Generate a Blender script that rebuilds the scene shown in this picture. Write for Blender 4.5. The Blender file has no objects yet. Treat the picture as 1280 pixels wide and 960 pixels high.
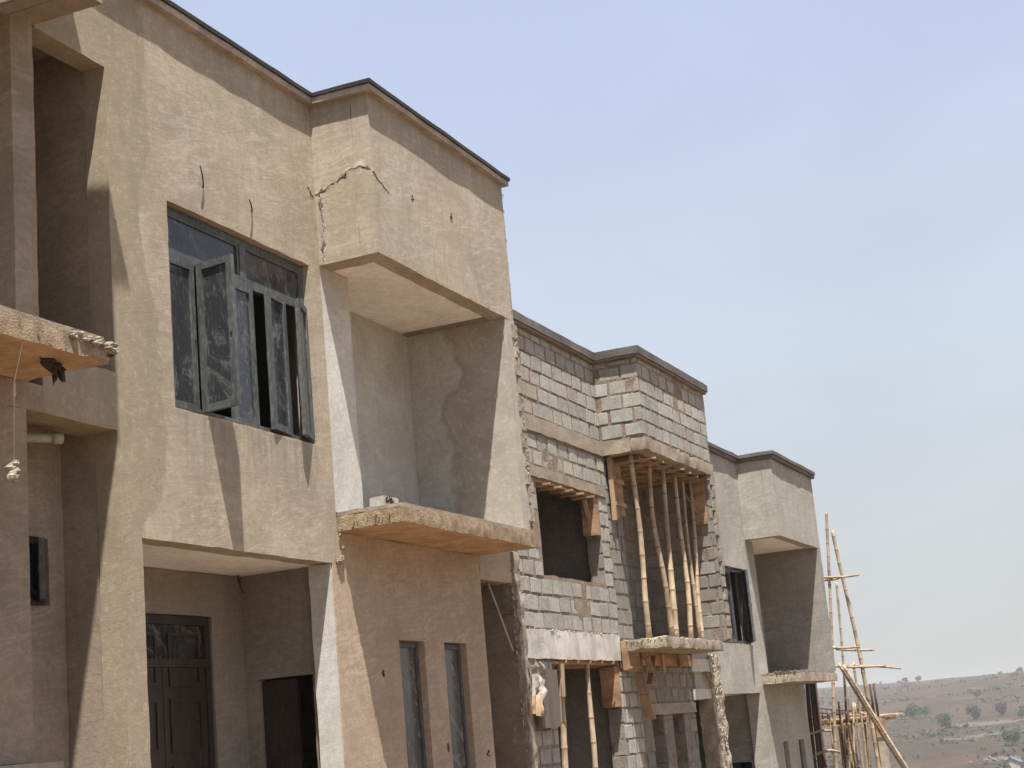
import bpy, math, random
from mathutils import Vector, Matrix, noise
R_ = math.radians
scene = bpy.context.scene
col = scene.collection
rnd = random.Random(11)
S = 8.6          # metres per layout unit (distance from the camera to the facade plane)
EYE = 1.6        # eye height: layout height 0 is eye level

def W(x, y, z): return Vector((x*S, y*S, z*S+EYE))

# ------------------------------------------------------------------ nodes
def new_mat(name):
    m = bpy.data.materials.new(name); m.use_nodes = True
    m.node_tree.nodes.clear()
    return m, m.node_tree
class N:
    """small node-graph helper"""
    def __init__(s, nt): s.nt = nt; s._pos = None
    def add(s, t, **kw):
        n = s.nt.nodes.new(t)
        for k, v in kw.items(): setattr(n, k, v)
        return n
    def link(s, a, b): s.nt.links.new(a, b)
    def val(s, sock, v):
        if hasattr(v, 'is_output') or isinstance(v, bpy.types.NodeSocket): s.link(v, sock)
        else: sock.default_value = v
    def pos(s):
        if s._pos is None: s._pos = s.add('ShaderNodeNewGeometry').outputs['Position']
        return s._pos
    def noise(s, scale, stretch=(1,1,1), detail=4, rough=.55, dist=0, offs=(0,0,0), tilt=0):
        mp = s.add('ShaderNodeMapping'); mp.inputs['Scale'].default_value = stretch; mp.inputs['Location'].default_value = offs
        if tilt:
            m0 = s.add('ShaderNodeMapping'); m0.inputs['Rotation'].default_value = (R_(tilt), R_(tilt), 0); s.link(s.pos(), m0.inputs['Vector']); s.link(m0.outputs[0], mp.inputs['Vector'])
        else: s.link(s.pos(), mp.inputs['Vector'])
        t = s.add('ShaderNodeTexNoise'); s.link(mp.outputs[0], t.inputs['Vector'])
        t.inputs['Scale'].default_value = scale; t.inputs['Detail'].default_value = detail
        t.inputs['Roughness'].default_value = rough; t.inputs['Distortion'].default_value = dist
        return t.outputs['Fac']
    def math(s, op, a, b=0.0, c=None, clamp=False):
        n = s.add('ShaderNodeMath', operation=op, use_clamp=clamp)
        s.val(n.inputs[0], a); s.val(n.inputs[1], b)
        if c is not None: s.val(n.inputs[2], c)
        return n.outputs[0]
    def remap(s, v, a, b, c=0.0, d=1.0):
        n = s.add('ShaderNodeMapRange'); n.clamp = True
        s.val(n.inputs['Value'], v)
        for k, x in zip(('From Min','From Max','To Min','To Max'), (a,b,c,d)): n.inputs[k].default_value = x
        return n.outputs[0]
    def mix(s, f, a, b, mode='MIX'):
        n = s.add('ShaderNodeMix', data_type='RGBA', blend_type=mode)
        s.val(n.inputs[0], f)
        for sock, v in ((n.inputs[6], a), (n.inputs[7], b)):
            if isinstance(v, bpy.types.NodeSocket): s.link(v, sock)
            else: sock.default_value = (*v, 1) if len(v) == 3 else v
        return n.outputs[2]
    def sep(s):
        n = s.add('ShaderNodeSeparateXYZ'); s.link(s.pos(), n.inputs[0]); return n.outputs
    def out(s, colour, rough=.9, height=None, bump=.3, dist=.01, spec=.25, metal=0.0):
        b = s.add('ShaderNodeBsdfPrincipled'); o = s.add('ShaderNodeOutputMaterial')
        if isinstance(colour, bpy.types.NodeSocket): s.link(colour, b.inputs['Base Color'])
        else: b.inputs['Base Color'].default_value = (*colour, 1)
        s.val(b.inputs['Roughness'], rough); b.inputs['Specular IOR Level'].default_value = spec
        b.inputs['Metallic'].default_value = metal
        if height is not None:
            bp = s.add('ShaderNodeBump'); bp.inputs['Strength'].default_value = bump; bp.inputs['Distance'].default_value = dist
            s.link(height, bp.inputs['Height']); s.link(bp.outputs[0], b.inputs['Normal'])
        s.link(b.outputs[0], o.inputs['Surface'])
        return b

def sc(c, f): return tuple(min(1, x*f) for x in c)

def plaster(name, base, patch=None, var=.22, patches=(), streak=1.0, stains=(), grain=1.0):
    """hand floated cement render: blotches, trowel sweeps, run marks, pits"""
    m, nt = new_mat(name); g = N(nt)
    big = g.noise(.55, detail=5, rough=.6)
    mid = g.noise(3.2, detail=5, rough=.65, offs=(3,7,1))
    sweep = g.noise(2.2, stretch=(.9,.9,5.0), detail=5, rough=.62, dist=1.6, tilt=14)
    sweep2 = g.noise(7, stretch=(.7,.7,4.0), detail=4, rough=.7, dist=2.2, tilt=-22)
    blotch = g.noise(1.4, detail=6, rough=.7, dist=.8, offs=(11,2,6))
    zone = g.noise(.9, detail=3, offs=(5,5,9))
    runs = g.noise(5, stretch=(1.6,1.6,.16), detail=4, rough=.6, offs=(1,2,3))
    c = g.mix(g.remap(big, .38, .62), sc(base, 1-var), sc(base, 1+var*.7))
    c = g.mix(g.remap(mid, .38, .66, 0, .55), c, patch or sc(base, .86))
    c = g.mix(g.remap(g.noise(.8, detail=4, rough=.6, offs=(21,4,2)), .42, .58, 0, .3), c, (base[0]*1.03, base[1]*.965, base[2]*.97))
    c = g.mix(g.remap(blotch, .50, .62, 0, .50), c, sc((base[0], base[1]*.99, base[2]*.93), .74))
    c = g.mix(g.remap(blotch, .48, .38, 0, .46), c, sc((base[0], base[1]*1.03, base[2]*1.10), 1.22))
    c = g.mix(g.math('MULTIPLY', g.remap(sweep, .50, .62, 0, .55*streak), g.remap(zone, .38, .58, .15, 1)), c, sc((base[0]*1.02, base[1]*1.06, base[2]*1.16), 1.28))
    c = g.mix(g.math('MULTIPLY', g.remap(sweep2, .52, .64, 0, .70*streak), g.remap(zone, .62, .42, .1, 1)), c, sc(base, .72))
    c = g.mix(g.remap(runs, .54, .70, 0, .40), c, sc(base, .70))
    X, Y, Z = g.sep()
    lines = g.noise(3.0, stretch=(.45,.45,11), detail=5, rough=.65, dist=.5, tilt=4, offs=(8,1,4))
    c = g.mix(g.math('MULTIPLY', g.remap(lines, .52, .66, 0, .5*streak), g.remap(zone, .35, .6, .3, 1)), c, sc(base, .74))
    c = g.mix(g.remap(lines, .46, .34, 0, .35*streak), c, sc((base[0],base[1]*1.03,base[2]*1.08), 1.2))
    fr = g.noise(7, stretch=(1.5,1.5,.10), detail=4, rough=.65, offs=(31,2,3))
    for (xa, xb, zt, ln, k) in stains:                                # dirt washed down below sills and copings
        w_ = g.math('ADD', Z, g.math('MULTIPLY', g.math('SUBTRACT', fr, .5), ln*1.4))
        f = g.math('MULTIPLY', g.remap(w_, zt-ln, zt, 0, k), g.math('LESS_THAN', Z, zt))
        f = g.math('MULTIPLY', f, g.math('MULTIPLY', g.remap(X, xa-.15, xa+.15), g.remap(X, xb-.15, xb+.15, 1, 0)))
        f = g.math('MULTIPLY', f, g.remap(fr, .38, .56, .25, 1))
        c = g.mix(f, c, sc((base[0]*.95, base[1]*.97, base[2]*1.05), .62))
    for (axis, at, width, amp, freq, colour, sign, k) in patches:     # coats of another mix with a wavy border
        a = {'x': X, 'y': Y, 'z': Z}[axis]
        w = g.math('MULTIPLY', g.math('SUBTRACT', g.noise(freq, detail=3, offs=(1.7, 3.1, 5)), .5), amp)
        d = g.math('ADD', a, w)
        f = g.remap(d, at-width, at+width, 0 if sign > 0 else k, k if sign > 0 else 0)
        tone = g.mix(g.remap(mid, .35, .65), sc(colour, .88), sc(colour, 1.1))
        c = g.mix(f, c, tone)
    h = g.math('ADD', g.math('MULTIPLY', sweep, .5), g.math('MULTIPLY', sweep2, .35))
    fine = g.noise(45, detail=5, rough=.75)
    h = g.math('ADD', h, g.math('MULTIPLY', fine, .55*grain))
    c = g.mix(g.remap(fine, .48, .68, 0, .38), c, sc(base, .60))
    grit = g.noise(16, detail=5, rough=.75, offs=(6,6,6))
    c = g.mix(g.remap(grit, .52, .66, 0, .40), c, sc(base, .66)); c = g.mix(g.remap(grit, .46, .34, 0, .40), c, sc(base, 1.3))
    h = g.math('ADD', h, g.math('MULTIPLY', grit, .35*grain))
    pit = g.add('ShaderNodeTexVoronoi'); g.link(g.pos(), pit.inputs['Vector']); pit.inputs['Scale'].default_value = 5.5
    pm = g.remap(pit.outputs['Distance'], .035, .075, 1, 0)
    pm = g.math('MULTIPLY', pm, g.remap(mid, .50, .56))
    c = g.mix(g.math('MULTIPLY', pm, .65), c, sc(base, .35))
    h = g.math('SUBTRACT', h, g.math('MULTIPLY', pm, .5))
    g.out(c, .92, h, .55, .007, .15)
    return m

def simple(name, base, var=.2, scale=3, stretch=(1,1,1), rough=.85, bump=.4, bscale=40, dark=None, spec=.2, metal=0, dist=.006):
    m, nt = new_mat(name); g = N(nt)
    a = g.noise(scale, stretch, 5, .62, .3); b = g.noise(scale*6, stretch, 4, .6, offs=(4,1,8))
    c = g.mix(g.remap(a, .35, .66), sc(base, 1-var), sc(base, 1+var*.6))
    c = g.mix(g.remap(b, .48, .70, 0, .6), c, dark or sc(base, .62))
    g.out(c, rough, g.noise(bscale, stretch, 4, .65), bump, dist, spec, metal)
    return m

def block_mat(name, base):
    m, nt = new_mat(name); g = N(nt)
    at = g.add('ShaderNodeAttribute', attribute_name='tone')
    a = g.noise(5, detail=5, rough=.65); b = g.noise(38, detail=4, rough=.7); st = g.noise(1.1, detail=4)
    c = g.mix(g.remap(a, .35, .66), sc(base, .84), sc(base, 1.12))
    c = g.mix(1.0, c, at.outputs['Color'], 'MULTIPLY')
    c = g.mix(g.remap(b, .50, .68, 0, .75), c, sc(base, .48))
    c = g.mix(g.remap(b, .46, .32, 0, .5), c, sc(base, 1.3))
    c = g.mix(g.remap(st, .50, .70, 0, .40), c, (.30, .235, .17))
    g.out(c, .95, g.math('ADD', g.math('MULTIPLY', b, .8), g.noise(120, detail=2)), .8, .008, .1)
    return m

def glass(name, tint, dust):
    m, nt = new_mat(name); g = N(nt)
    runs = g.noise(11, (1.8,1.8,.22), 5, .75, 1.2); spots = g.noise(34, (1,1,.6), 5, .8, offs=(9,3,2)); smear = g.noise(2.6, (1,1,.55), 5, .7, 2.6, tilt=25); film = g.noise(.9, detail=3, offs=(4,4,1))
    f = g.math('ADD', g.remap(runs, .56, .74, 0, .55), g.remap(spots, .62, .70, 0, .9))
    f = g.math('ADD', f, g.remap(smear, .50, .64, 0, .40))
    f = g.math('ADD', g.math('MULTIPLY', f, g.remap(film, .35, .6, .35, 1)), .06)
    f = g.math('MULTIPLY', f, dust, clamp=True)
    c = g.mix(f, tint, (.40,.395,.37))
    r = g.remap(f, 0, .6, .09, .85)
    g.out(c, r, None, spec=.32)
    return m

M = {}
TAN = (.362, .308, .232)
M['front_render'] = plaster('tan_cement_render', TAN, (.305,.250,.180), .27, stains=[(1.475*S,1.79*S,.392*S+EYE,.75,.75),(1.36*S,1.83*S,.87*S+EYE,.55,.5)],
    patches=[('x', 1.432*S, .035, 1.5, .8, (.235,.195,.135), -1, .65), ('x', 1.408*S, .03, 1.5, .8, (.285,.236,.168), -1, .9)])
M['lower_render'] = plaster('bounce_warmed_render', (.385,.305,.222), (.325,.25,.178), .20)  # warmer than the upper wall, with ground-bounce light put into the colour
M['bay_render'] = plaster('bay_cement_render', (.372,.318,.242), (.312,.262,.198), .22, stains=[(1.80*S,2.30*S,.87*S+EYE,.6,.5)])
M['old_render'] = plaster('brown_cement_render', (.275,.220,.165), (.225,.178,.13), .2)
M['grey_render'] = plaster('pale_grey_cement_render', (.335,.318,.272), (.28,.262,.218), .2)
M['grey_dark_render'] = plaster('deep_grey_render', (.25,.235,.205), (.19,.18,.155), .3)  # darker grey for the recess, fin, porch and gap walls
M['recess_render'] = plaster('smooth_grey_screed', (.43,.418,.375), (.385,.372,.33), .10, streak=.5)
M['fin_render'] = plaster('two_coat_render', (.43,.418,.375), (.385,.372,.33), .10, streak=.6,
    patches=[('y', 1.019*S, .05, 1.9, .75, (.225,.195,.155), -1, .75), ('y', 1.012*S, .03, 1.9, .75, (.355,.318,.268), -1, .97)])
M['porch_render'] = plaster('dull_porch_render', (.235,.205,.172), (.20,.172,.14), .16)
M['white_render'] = plaster('pale_skim_coat', (.49,.475,.43), (.44,.42,.38), .10, streak=.4)
M['soffit_paint'] = plaster('pinkish_skim_soffit', (.83,.79,.76), (.77,.73,.70), .08, streak=.5)
M['beam_render'] = plaster('beam_render', (.26,.215,.165), (.22,.18,.135), .14)
M['concrete'] = simple('rough_concrete', (.36,.31,.235), .3, 4, bump=.9, bscale=30, dist=.02)
M['pale_concrete'] = simple('pale_cast_concrete', (.50,.475,.42), .22, 3, (1,1,.35), bump=.7, bscale=40, dist=.012)
M['beam_concrete'] = simple('brown_cast_concrete', (.30,.25,.195), .3, 3, (.7,.7,1.2), bump=.6, bscale=30, dist=.012)
M['edge_band'] = simple('pale_roof_band', (.37,.315,.265), .3, 3, bump=.6, bscale=30)
M['orange_board'] = simple('orange_shuttering_ply', (.32,.195,.112), .5, 1.3, (1,1,3), bump=.4, bscale=30)
M['raw_board'] = simple('raw_shuttering_plank', (.35,.245,.15), .45, 2, (1,1,.25), bump=.4, bscale=25)
M['dark_board'] = simple('weathered_board', (.155,.130,.108), .3, 4, (1,1,.2), bump=.5, bscale=30)
M['bounce_soffit'] = simple('bounce_tinted_soffit', (.46,.315,.20), .28, 3, bump=.5, bscale=18, dist=.01)  # orange light bounced off the ground, put into the slab underside's colour
M['fascia'] = simple('dark_roof_flashing', (.032,.034,.034), .4, 3, rough=.6, bump=.2)
M['grey_fascia'] = simple('grey_roof_flashing', (.115,.105,.098), .35, 2, rough=.65, bump=.3)
M['mortar'] = simple('mortar', (.240,.190,.145), .35, 6, bump=1.0, bscale=35, dist=.02)
M['block'] = block_mat('sandcrete_block', (.345,.338,.302))
M['shaded_room_block'] = block_mat('sandcrete_block_room_shaded', (.17,.165,.15))  # darker copy of the block, with the room's dimness put into its colour
M['shaded_block'] = block_mat('sandcrete_block_shaded', (.235,.228,.205))  # block darkened in colour for the shade of loggia, jambs and lower wall
M['rubble'] = simple('rough_mortar_lumps', (.30,.262,.205), .4, 9, bump=.8, bscale=50, dist=.015)
M['orange_rubble'] = simple('earthy_broken_concrete', (.30,.225,.145), .4, 9, bump=.8, bscale=50, dist=.015)
M['alu'] = simple('dusty_grey_aluminium', (.060,.068,.068), .3, 5, (1,1,.4), rough=.55, bump=.1, dark=(.17,.168,.155), spec=.4)
M['alu_dark'] = simple('dark_aluminium', (.055,.06,.06), .25, 5, rough=.45, bump=.1, dark=(.12,.12,.11), spec=.4)
M['glass'] = glass('dusty_dark_glass', (.016,.019,.024), .62)
M['glass_dusty'] = glass('smeared_glass', (.055,.056,.055), 1.0)
M['door'] = simple('dark_brown_door', (.024,.017,.014), .4, 4, (1,1,.3), rough=.45, bump=.2, dark=(.055,.04,.034), spec=.4)
M['black_steel'] = simple('rusty_steel', (.075,.05,.04), .4, 20, rough=.8, bump=.3)
M['bamboo'] = simple('dry_bamboo', (.385,.300,.200), .45, 4, (1,1,.5), rough=.55, bump=.2, bscale=60, dark=(.24,.165,.10), spec=.3)
M['bamboo_node'] = simple('bamboo_joint', (.25,.17,.10), .3, 9, rough=.7, bump=.3)
M['bamboo_grey'] = simple('weathered_bamboo', (.35,.265,.175), .35, 4, (1,1,.4), rough=.7, bump=.3, dark=(.15,.11,.075))
M['dark_pole'] = simple('dark_timber_pole', (.080,.055,.045), .4, 4, (1,1,.3), rough=.85, bump=.4)
M['pvc'] = simple('pale_green_pvc', (.33,.36,.29), .15, 5, rough=.4, bump=.05)
M['crack_shade'] = simple('crack_shade_core', (.15,.12,.09), .5, 14, bump=.8, bscale=40, dist=.02)  # shade of the crack cavities, laid on as flat dark strips
M['cloth'] = simple('pale_sacking', (.36,.33,.285), .45, 10, bump=.5, dark=(.34,.28,.22))
M['string'] = simple('twine', (.52,.45,.35), .2, 10)
M['dark_rag'] = simple('dark_rag', (.05,.042,.036), .3, 10)
M['floor'] = simple('cement_floor', (.30,.27,.23), .2, 2)
M['blue_roof'] = simple('blue_grey_roof_sheet', (.10,.125,.155), .2, 1, rough=.5, bump=.1)
M['pale_wall'] = simple('pale_house_wall', (.42,.36,.30), .2, 1)
M['bark'] = simple('bark', (.10,.075,.055), .3, 3)
M['leaf'] = simple('tree_foliage', (.040,.066,.032), .45, .6, bump=.1, dark=(.03,.05,.022))
M['dry_leaf'] = simple('dry_scrub_foliage', (.055,.052,.030), .5, .12, bump=.1, dark=(.038,.034,.02))
M['white_rubble'] = simple('pale_rubble', (.16,.155,.145), .3, 1)

def mat_ground():
    m, nt = new_mat('dry_laterite_ground'); g = N(nt)
    a = g.noise(.006, detail=8, rough=.62); b = g.noise(.035, (1,1,2), 6, .65, 1.0); c_ = g.noise(.22, detail=6, rough=.7); d = g.noise(3.0, detail=6, rough=.7)
    c = g.mix(g.remap(a, .38, .62), (.245,.165,.105), (.30,.235,.155))
    c = g.mix(g.remap(b, .50, .62, 0, .8), c, (.175,.165,.100))
    c = g.mix(g.remap(c_, .50, .68, 0, .7), c, (.36,.28,.19))
    c = g.mix(g.remap(g.noise(.012, detail=6, offs=(50,9,0)), .58, .68, 0, .65), c, (.33,.175,.105))
    c = g.mix(g.remap(d, .55, .72, 0, .4), c, (.18,.12,.08))
    X, Y, Z = g.sep()
    c = g.mix(1.0, c, (.66,.62,.58), 'MULTIPLY')
    hill = g.mix(g.remap(g.noise(.010, detail=9, rough=.68), .40, .60), (.135,.080,.048), (.080,.060,.036))
    hill = g.mix(g.remap(g.noise(.05, (1,1,2), 7, .72, .8, offs=(3,8,1)), .50, .60, 0, .85), hill, (.048,.045,.026))
    hill = g.mix(g.remap(g.noise(.03, detail=8, rough=.7, offs=(30,2,1)), .55, .66, 0, .8), hill, (.20,.15,.10))
    hill = g.mix(g.remap(g.noise(.02, detail=6, offs=(70,2,1)), .60, .68, 0, .7), hill, (.15,.07,.04))
    hill = g.mix(g.remap(g.noise(.4, detail=5, rough=.75, offs=(7,2,1)), .50, .64, 0, .6), hill, (.045,.038,.024))
    hill = g.mix(1.0, hill, (.47,.48,.51), 'MULTIPLY')
    c = g.mix(g.remap(X, 55, 160), c, hill)
    g.out(c, .95, g.math('ADD', d, c_), .5, .15, .1)
    return m
M['ground'] = mat_ground()
M['track'] = simple('pale_dirt_track', (.085,.072,.055), .2, .05, bump=.2, dist=.05)

# ------------------------------------------------------------------ mesh builder
ORG = {}
def sgn_noise(p, f): return noise.noise_vector(p*f)

class MB:
    def __init__(s): s.v = []; s.f = []; s.mi = []; s.sm = []; s.tone = []
    def _face(s, idx, mi=0, smooth=False, tone=1.0): s.f.append(idx); s.mi.append(mi); s.sm.append(smooth); s.tone.append(tone)
    def quadbox(s, c8, mi=0, tone=1.0):
        b = len(s.v); s.v += [Vector(c) for c in c8]
        for q in ((0,3,2,1),(4,5,6,7),(0,1,5,4),(1,2,6,5),(2,3,7,6),(3,0,4,7)): s._face([b+i for i in q], mi, False, tone)
    def box(s, x0,x1,y0,y1,z0,z1, mi=0, tone=1.0):
        s.quadbox([(x0,y0,z0),(x1,y0,z0),(x1,y1,z0),(x0,y1,z0),(x0,y0,z1),(x1,y0,z1),(x1,y1,z1),(x0,y1,z1)], mi, tone)
    def obox(s, o, ax, ay, az, mi=0, tone=1.0):
        """box from corner o along three edge vectors"""
        o = Vector(o); ax = Vector(ax); ay = Vector(ay); az = Vector(az)
        if ax.cross(ay).dot(az) < 0: ax, ay = ay, ax
        s.quadbox([o, o+ax, o+ax+ay, o+ay, o+az, o+ax+az, o+ax+ay+az, o+ay+az], mi, tone)
    def grid(s, P, nu, nv, mi=0, flip=False, skip=None):
        b = len(s.v)
        for j in range(nv+1):
            for i in range(nu+1): s.v.append(P(i, j))
        for j in range(nv):
            for i in range(nu):
                if skip and skip(i, j): continue
                q = [b+j*(nu+1)+i, b+j*(nu+1)+i+1, b+(j+1)*(nu+1)+i+1, b+(j+1)*(nu+1)+i]
                s._face(q[::-1] if flip else q, mi, True)
    def tube(s, pts, rad, n=8, mi=0, cap=True):
        pts = [Vector(p) for p in pts]
        b = len(s.v); k = len(pts)
        if not hasattr(rad, '__len__'): rad = [rad]*k
        for i, p in enumerate(pts):
            t = (pts[min(i+1,k-1)]-pts[max(i-1,0)]).normalized()
            u = t.cross(Vector((.31,.95,.12))).normalized(); w = t.cross(u)
            for a in range(n):
                an = 2*math.pi*a/n
                s.v.append(p+(u*math.cos(an)+w*math.sin(an))*rad[i])
        for i in range(k-1):
            for a in range(n):
                s._face([b+i*n+a, b+i*n+(a+1)%n, b+(i+1)*n+(a+1)%n, b+(i+1)*n+a], mi if not hasattr(mi,'__len__') else mi[i], True)
        if cap:
            m0 = mi if not hasattr(mi,'__len__') else mi[0]
            s._face([b+a for a in range(n)][::-1], m0); s._face([b+(k-1)*n+a for a in range(n)], m0)
    def lump(s, c, r, mi=0, sq=(1,1,1), seed=0):
        c = Vector(c); b = len(s.v); nu, nv = 6, 4
        off = Vector((rnd.random()*50, rnd.random()*50, rnd.random()*50))
        s.v.append(c+Vector((0,0,-r*sq[2])))
        for j in range(1, nv):
            th = math.pi*j/nv
            for i in range(nu):
                ph = 2*math.pi*(i+.5*(j%2))/nu
                d = Vector((math.sin(th)*math.cos(ph), math.sin(th)*math.sin(ph), -math.cos(th)))
                rr = r*(1+.55*noise.noise(d*1.3+off))
                s.v.append(c+Vector((d.x*sq[0], d.y*sq[1], d.z*sq[2]))*rr)
        s.v.append(c+Vector((0,0,r*sq[2]))); top = len(s.v)-1
        for i in range(nu):
            s._face([b, b+1+(i+1)%nu, b+1+i], mi)
            s._face([top, b+1+(nv-2)*nu+i, b+1+(nv-2)*nu+(i+1)%nu], mi)
            for j in range(nv-2):
                a0 = b+1+j*nu
                s._face([a0+i, a0+(i+1)%nu, a0+nu+(i+1)%nu, a0+nu+i], mi)
    def build(s, name, mats, parent=None, loc=None):
        if not isinstance(mats, (list, tuple)): mats = [mats]
        me = bpy.data.meshes.new(name)
        if loc is None:
            n = len(s.v) or 1
            mn = Vector([min(v[k] for v in s.v) for k in range(3)]); mx = Vector([max(v[k] for v in s.v) for k in range(3)])
            loc = Vector(((mn.x+mx.x)/2, (mn.y+mx.y)/2, mn.z))
        me.from_pydata([v-loc for v in s.v], [], s.f)
        for m in mats: me.materials.append(m)
        me.polygons.foreach_set('material_index', s.mi); me.polygons.foreach_set('use_smooth', s.sm)
        if any(t != 1.0 for t in s.tone) or any(m.name.startswith('sandcrete') for m in mats):
            ca = me.color_attributes.new('tone', 'FLOAT_COLOR', 'CORNER'); buf = []
            for p, t in zip(me.polygons, s.tone):
                tt = t if hasattr(t, '__len__') else (t, t, t)
                buf += [tt[0], tt[1], tt[2], 1.0]*p.loop_total
            ca.data.foreach_set('color', buf)
        me.validate(); me.update()
        o = bpy.data.objects.new(name, me); col.objects.link(o)
        if parent: o.parent = parent; o.location = loc-ORG[parent.name]
        else: o.location = loc
        ORG[o.name] = loc.copy()
        return o

def empty(name, loc):
    o = bpy.data.objects.new(name, None); col.objects.link(o); o.location = loc; o.empty_display_size = .3
    ORG[o.name] = Vector(loc); return o
def tag(o, label=None, cat=None, group=None, kind=None):
    for k, v in (('label',label),('category',cat),('group',group),('kind',kind)):
        if v: o[k] = v
    return o

def cuts(a0, a1, step, extra=()):
    e = sorted(set([a0, a1]+[x for x in extra if a0 < x < a1])); r = []
    for p, q in zip(e[:-1], e[1:]):
        n = max(1, int(round((q-p)/step))); r += [p+(q-p)*i/n for i in range(n)]
    return r+[a1]

def wob(p, n, jit=.012, amp=.004):
    """shared position based unevenness of hand-made surfaces (metres)"""
    a = noise.noise_vector(p*5.0); b = noise.noise_vector(p*14.0+Vector((7,3,1)))
    q = a*jit*.8+b*jit*.55
    q -= n*q.dot(n)
    return p+q+n*(amp*noise.noise(p*1.1)*1.6+amp*.35*noise.noise(p*6.0))

def panel(mb, axis, a0,a1, d0,d1, z0,z1, holes=(), step=.16, mi=0, jit=.012, amp=.0025):
    """wall slab: spans a0..a1 (x for axis 'y', y for axis 'x'), depth d0..d1 along axis, heights z0..z1 (world metres), holes (a0,a1,z0,z1)"""
    A = cuts(a0, a1, step, [h[i] for h in holes for i in (0,1)])
    Zs = cuts(z0, z1, step, [h[i] for h in holes for i in (2,3)])
    def inh(i, j):
        ac = (A[i]+A[i+1])/2; zc = (Zs[j]+Zs[j+1])/2
        return any(h[0] < ac < h[1] and h[2] < zc < h[3] for h in holes)
    def pt(a, d, z): return Vector((a,d,z)) if axis == 'y' else Vector((d,a,z))
    nv = Vector((0,1,0)) if axis == 'y' else Vector((1,0,0)); av = Vector((1,0,0)) if axis == 'y' else Vector((0,1,0)); zv = Vector((0,0,1))
    nu, nz = len(A)-1, len(Zs)-1
    fl = axis == 'x'
    mb.grid(lambda i,j: wob(pt(A[i], d0, Zs[j]), nv, jit, amp), nu, nz, mi, fl, inh)
    mb.grid(lambda i,j: wob(pt(A[i], d1, Zs[j]), nv, jit, amp), nu, nz, mi, not fl, inh)
    D = cuts(d0, d1, .16)
    nd = len(D)-1
    def side_z(i0, i1, z, up, sk=None):   # horizontal strip
        mb.grid(lambda i,j: wob(pt(A[i0+i], D[j], z), nv, jit, amp), i1-i0, nd, mi, (not up) ^ fl, sk)
    def side_a(j0, j1, a, pos, sk=None):
        mb.grid(lambda i,j: wob(pt(a, D[i], Zs[j0+j]), nv, jit, amp), nd, j1-j0, mi, (not pos) ^ fl, sk)
    side_z(0, nu, z0, False, lambda i,j: inh(i,0)); side_z(0, nu, z1, True, lambda i,j: inh(i,nz-1))
    side_a(0, nz, a0, False, lambda i,j: inh(0,j)); side_a(0, nz, a1, True, lambda i,j: inh(nu-1,j))
    for h in holes:
        ia = min(range(len(A)), key=lambda i: abs(A[i]-max(h[0],a0))); ib = min(range(len(A)), key=lambda i: abs(A[i]-min(h[1],a1)))
        ja = min(range(len(Zs)), key=lambda i: abs(Zs[i]-max(h[2],z0))); jb = min(range(len(Zs)), key=lambda i: abs(Zs[i]-min(h[3],z1)))
        if h[2] > z0: side_z(ia, ib, Zs[ja], True)
        if h[3] < z1: side_z(ia, ib, Zs[jb], False)
        if h[0] > a0: side_a(ja, jb, A[ia], True)
        if h[1] < a1: side_a(ja, jb, A[ib], False)

def rbox(mb, x0,x1,y0,y1,z0,z1, step=.1, mi=0, jit=.012, rough=.0):
    """uneven solid; rough adds edge crumbling"""
    X = cuts(x0,x1,step); Y = cuts(y0,y1,step); Z = cuts(z0,z1,step)
    c = Vector(((x0+x1)/2,(y0+y1)/2,(z0+z1)/2)); hs = Vector(((x1-x0)/2,(y1-y0)/2,(z1-z0)/2))
    def w(p):
        n = 0
        for k in range(3):
            if abs(abs(p[k]-c[k])-hs[k]) < 1e-5: n += 1
        q = p+noise.noise_vector(p*4.5)*jit+noise.noise_vector(p*13)*jit*.5
        if rough and n >= 2:
            q += (c-p).normalized()*0
            d = Vector([-(1 if p[k] > c[k] else -1) if abs(abs(p[k]-c[k])-hs[k]) < 1e-5 else 0 for k in range(3)])
            q += d*rough*max(0, .35+noise.noise(p*9)+.5*noise.noise(p*23))
        return q
    nx, ny, nz = len(X)-1, len(Y)-1, len(Z)-1
    V = Vector
    mb.grid(lambda i,j: w(V((X[i],y0,Z[j]))), nx, nz, mi); mb.grid(lambda i,j: w(V((X[i],y1,Z[j]))), nx, nz, mi, True)
    mb.grid(lambda i,j: w(V((x0,Y[i],Z[j]))), ny, nz, mi, True); mb.grid(lambda i,j: w(V((x1,Y[i],Z[j]))), ny, nz, mi)
    mb.grid(lambda i,j: w(V((X[i],Y[j],z0))), nx, ny, mi, True); mb.grid(lambda i,j: w(V((X[i],Y[j],z1))), nx, ny, mi)

def UR(mb, x0,x1,y0,y1,z0,z1, **k): rbox(mb, x0*S,x1*S,y0*S,y1*S,z0*S+EYE,z1*S+EYE, **k)
def UP(mb, axis, a0,a1,d0,d1,z0,z1, holes=(), **k):
    panel(mb, axis, a0*S,a1*S,d0*S,d1*S,z0*S+EYE,z1*S+EYE, [(h[0]*S,h[1]*S,h[2]*S+EYE,h[3]*S+EYE) for h in holes], **k)
def UB(mb, x0,x1,y0,y1,z0,z1, mi=0): mb.box(x0*S,x1*S,y0*S,y1*S,z0*S+EYE,z1*S+EYE, mi)

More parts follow.
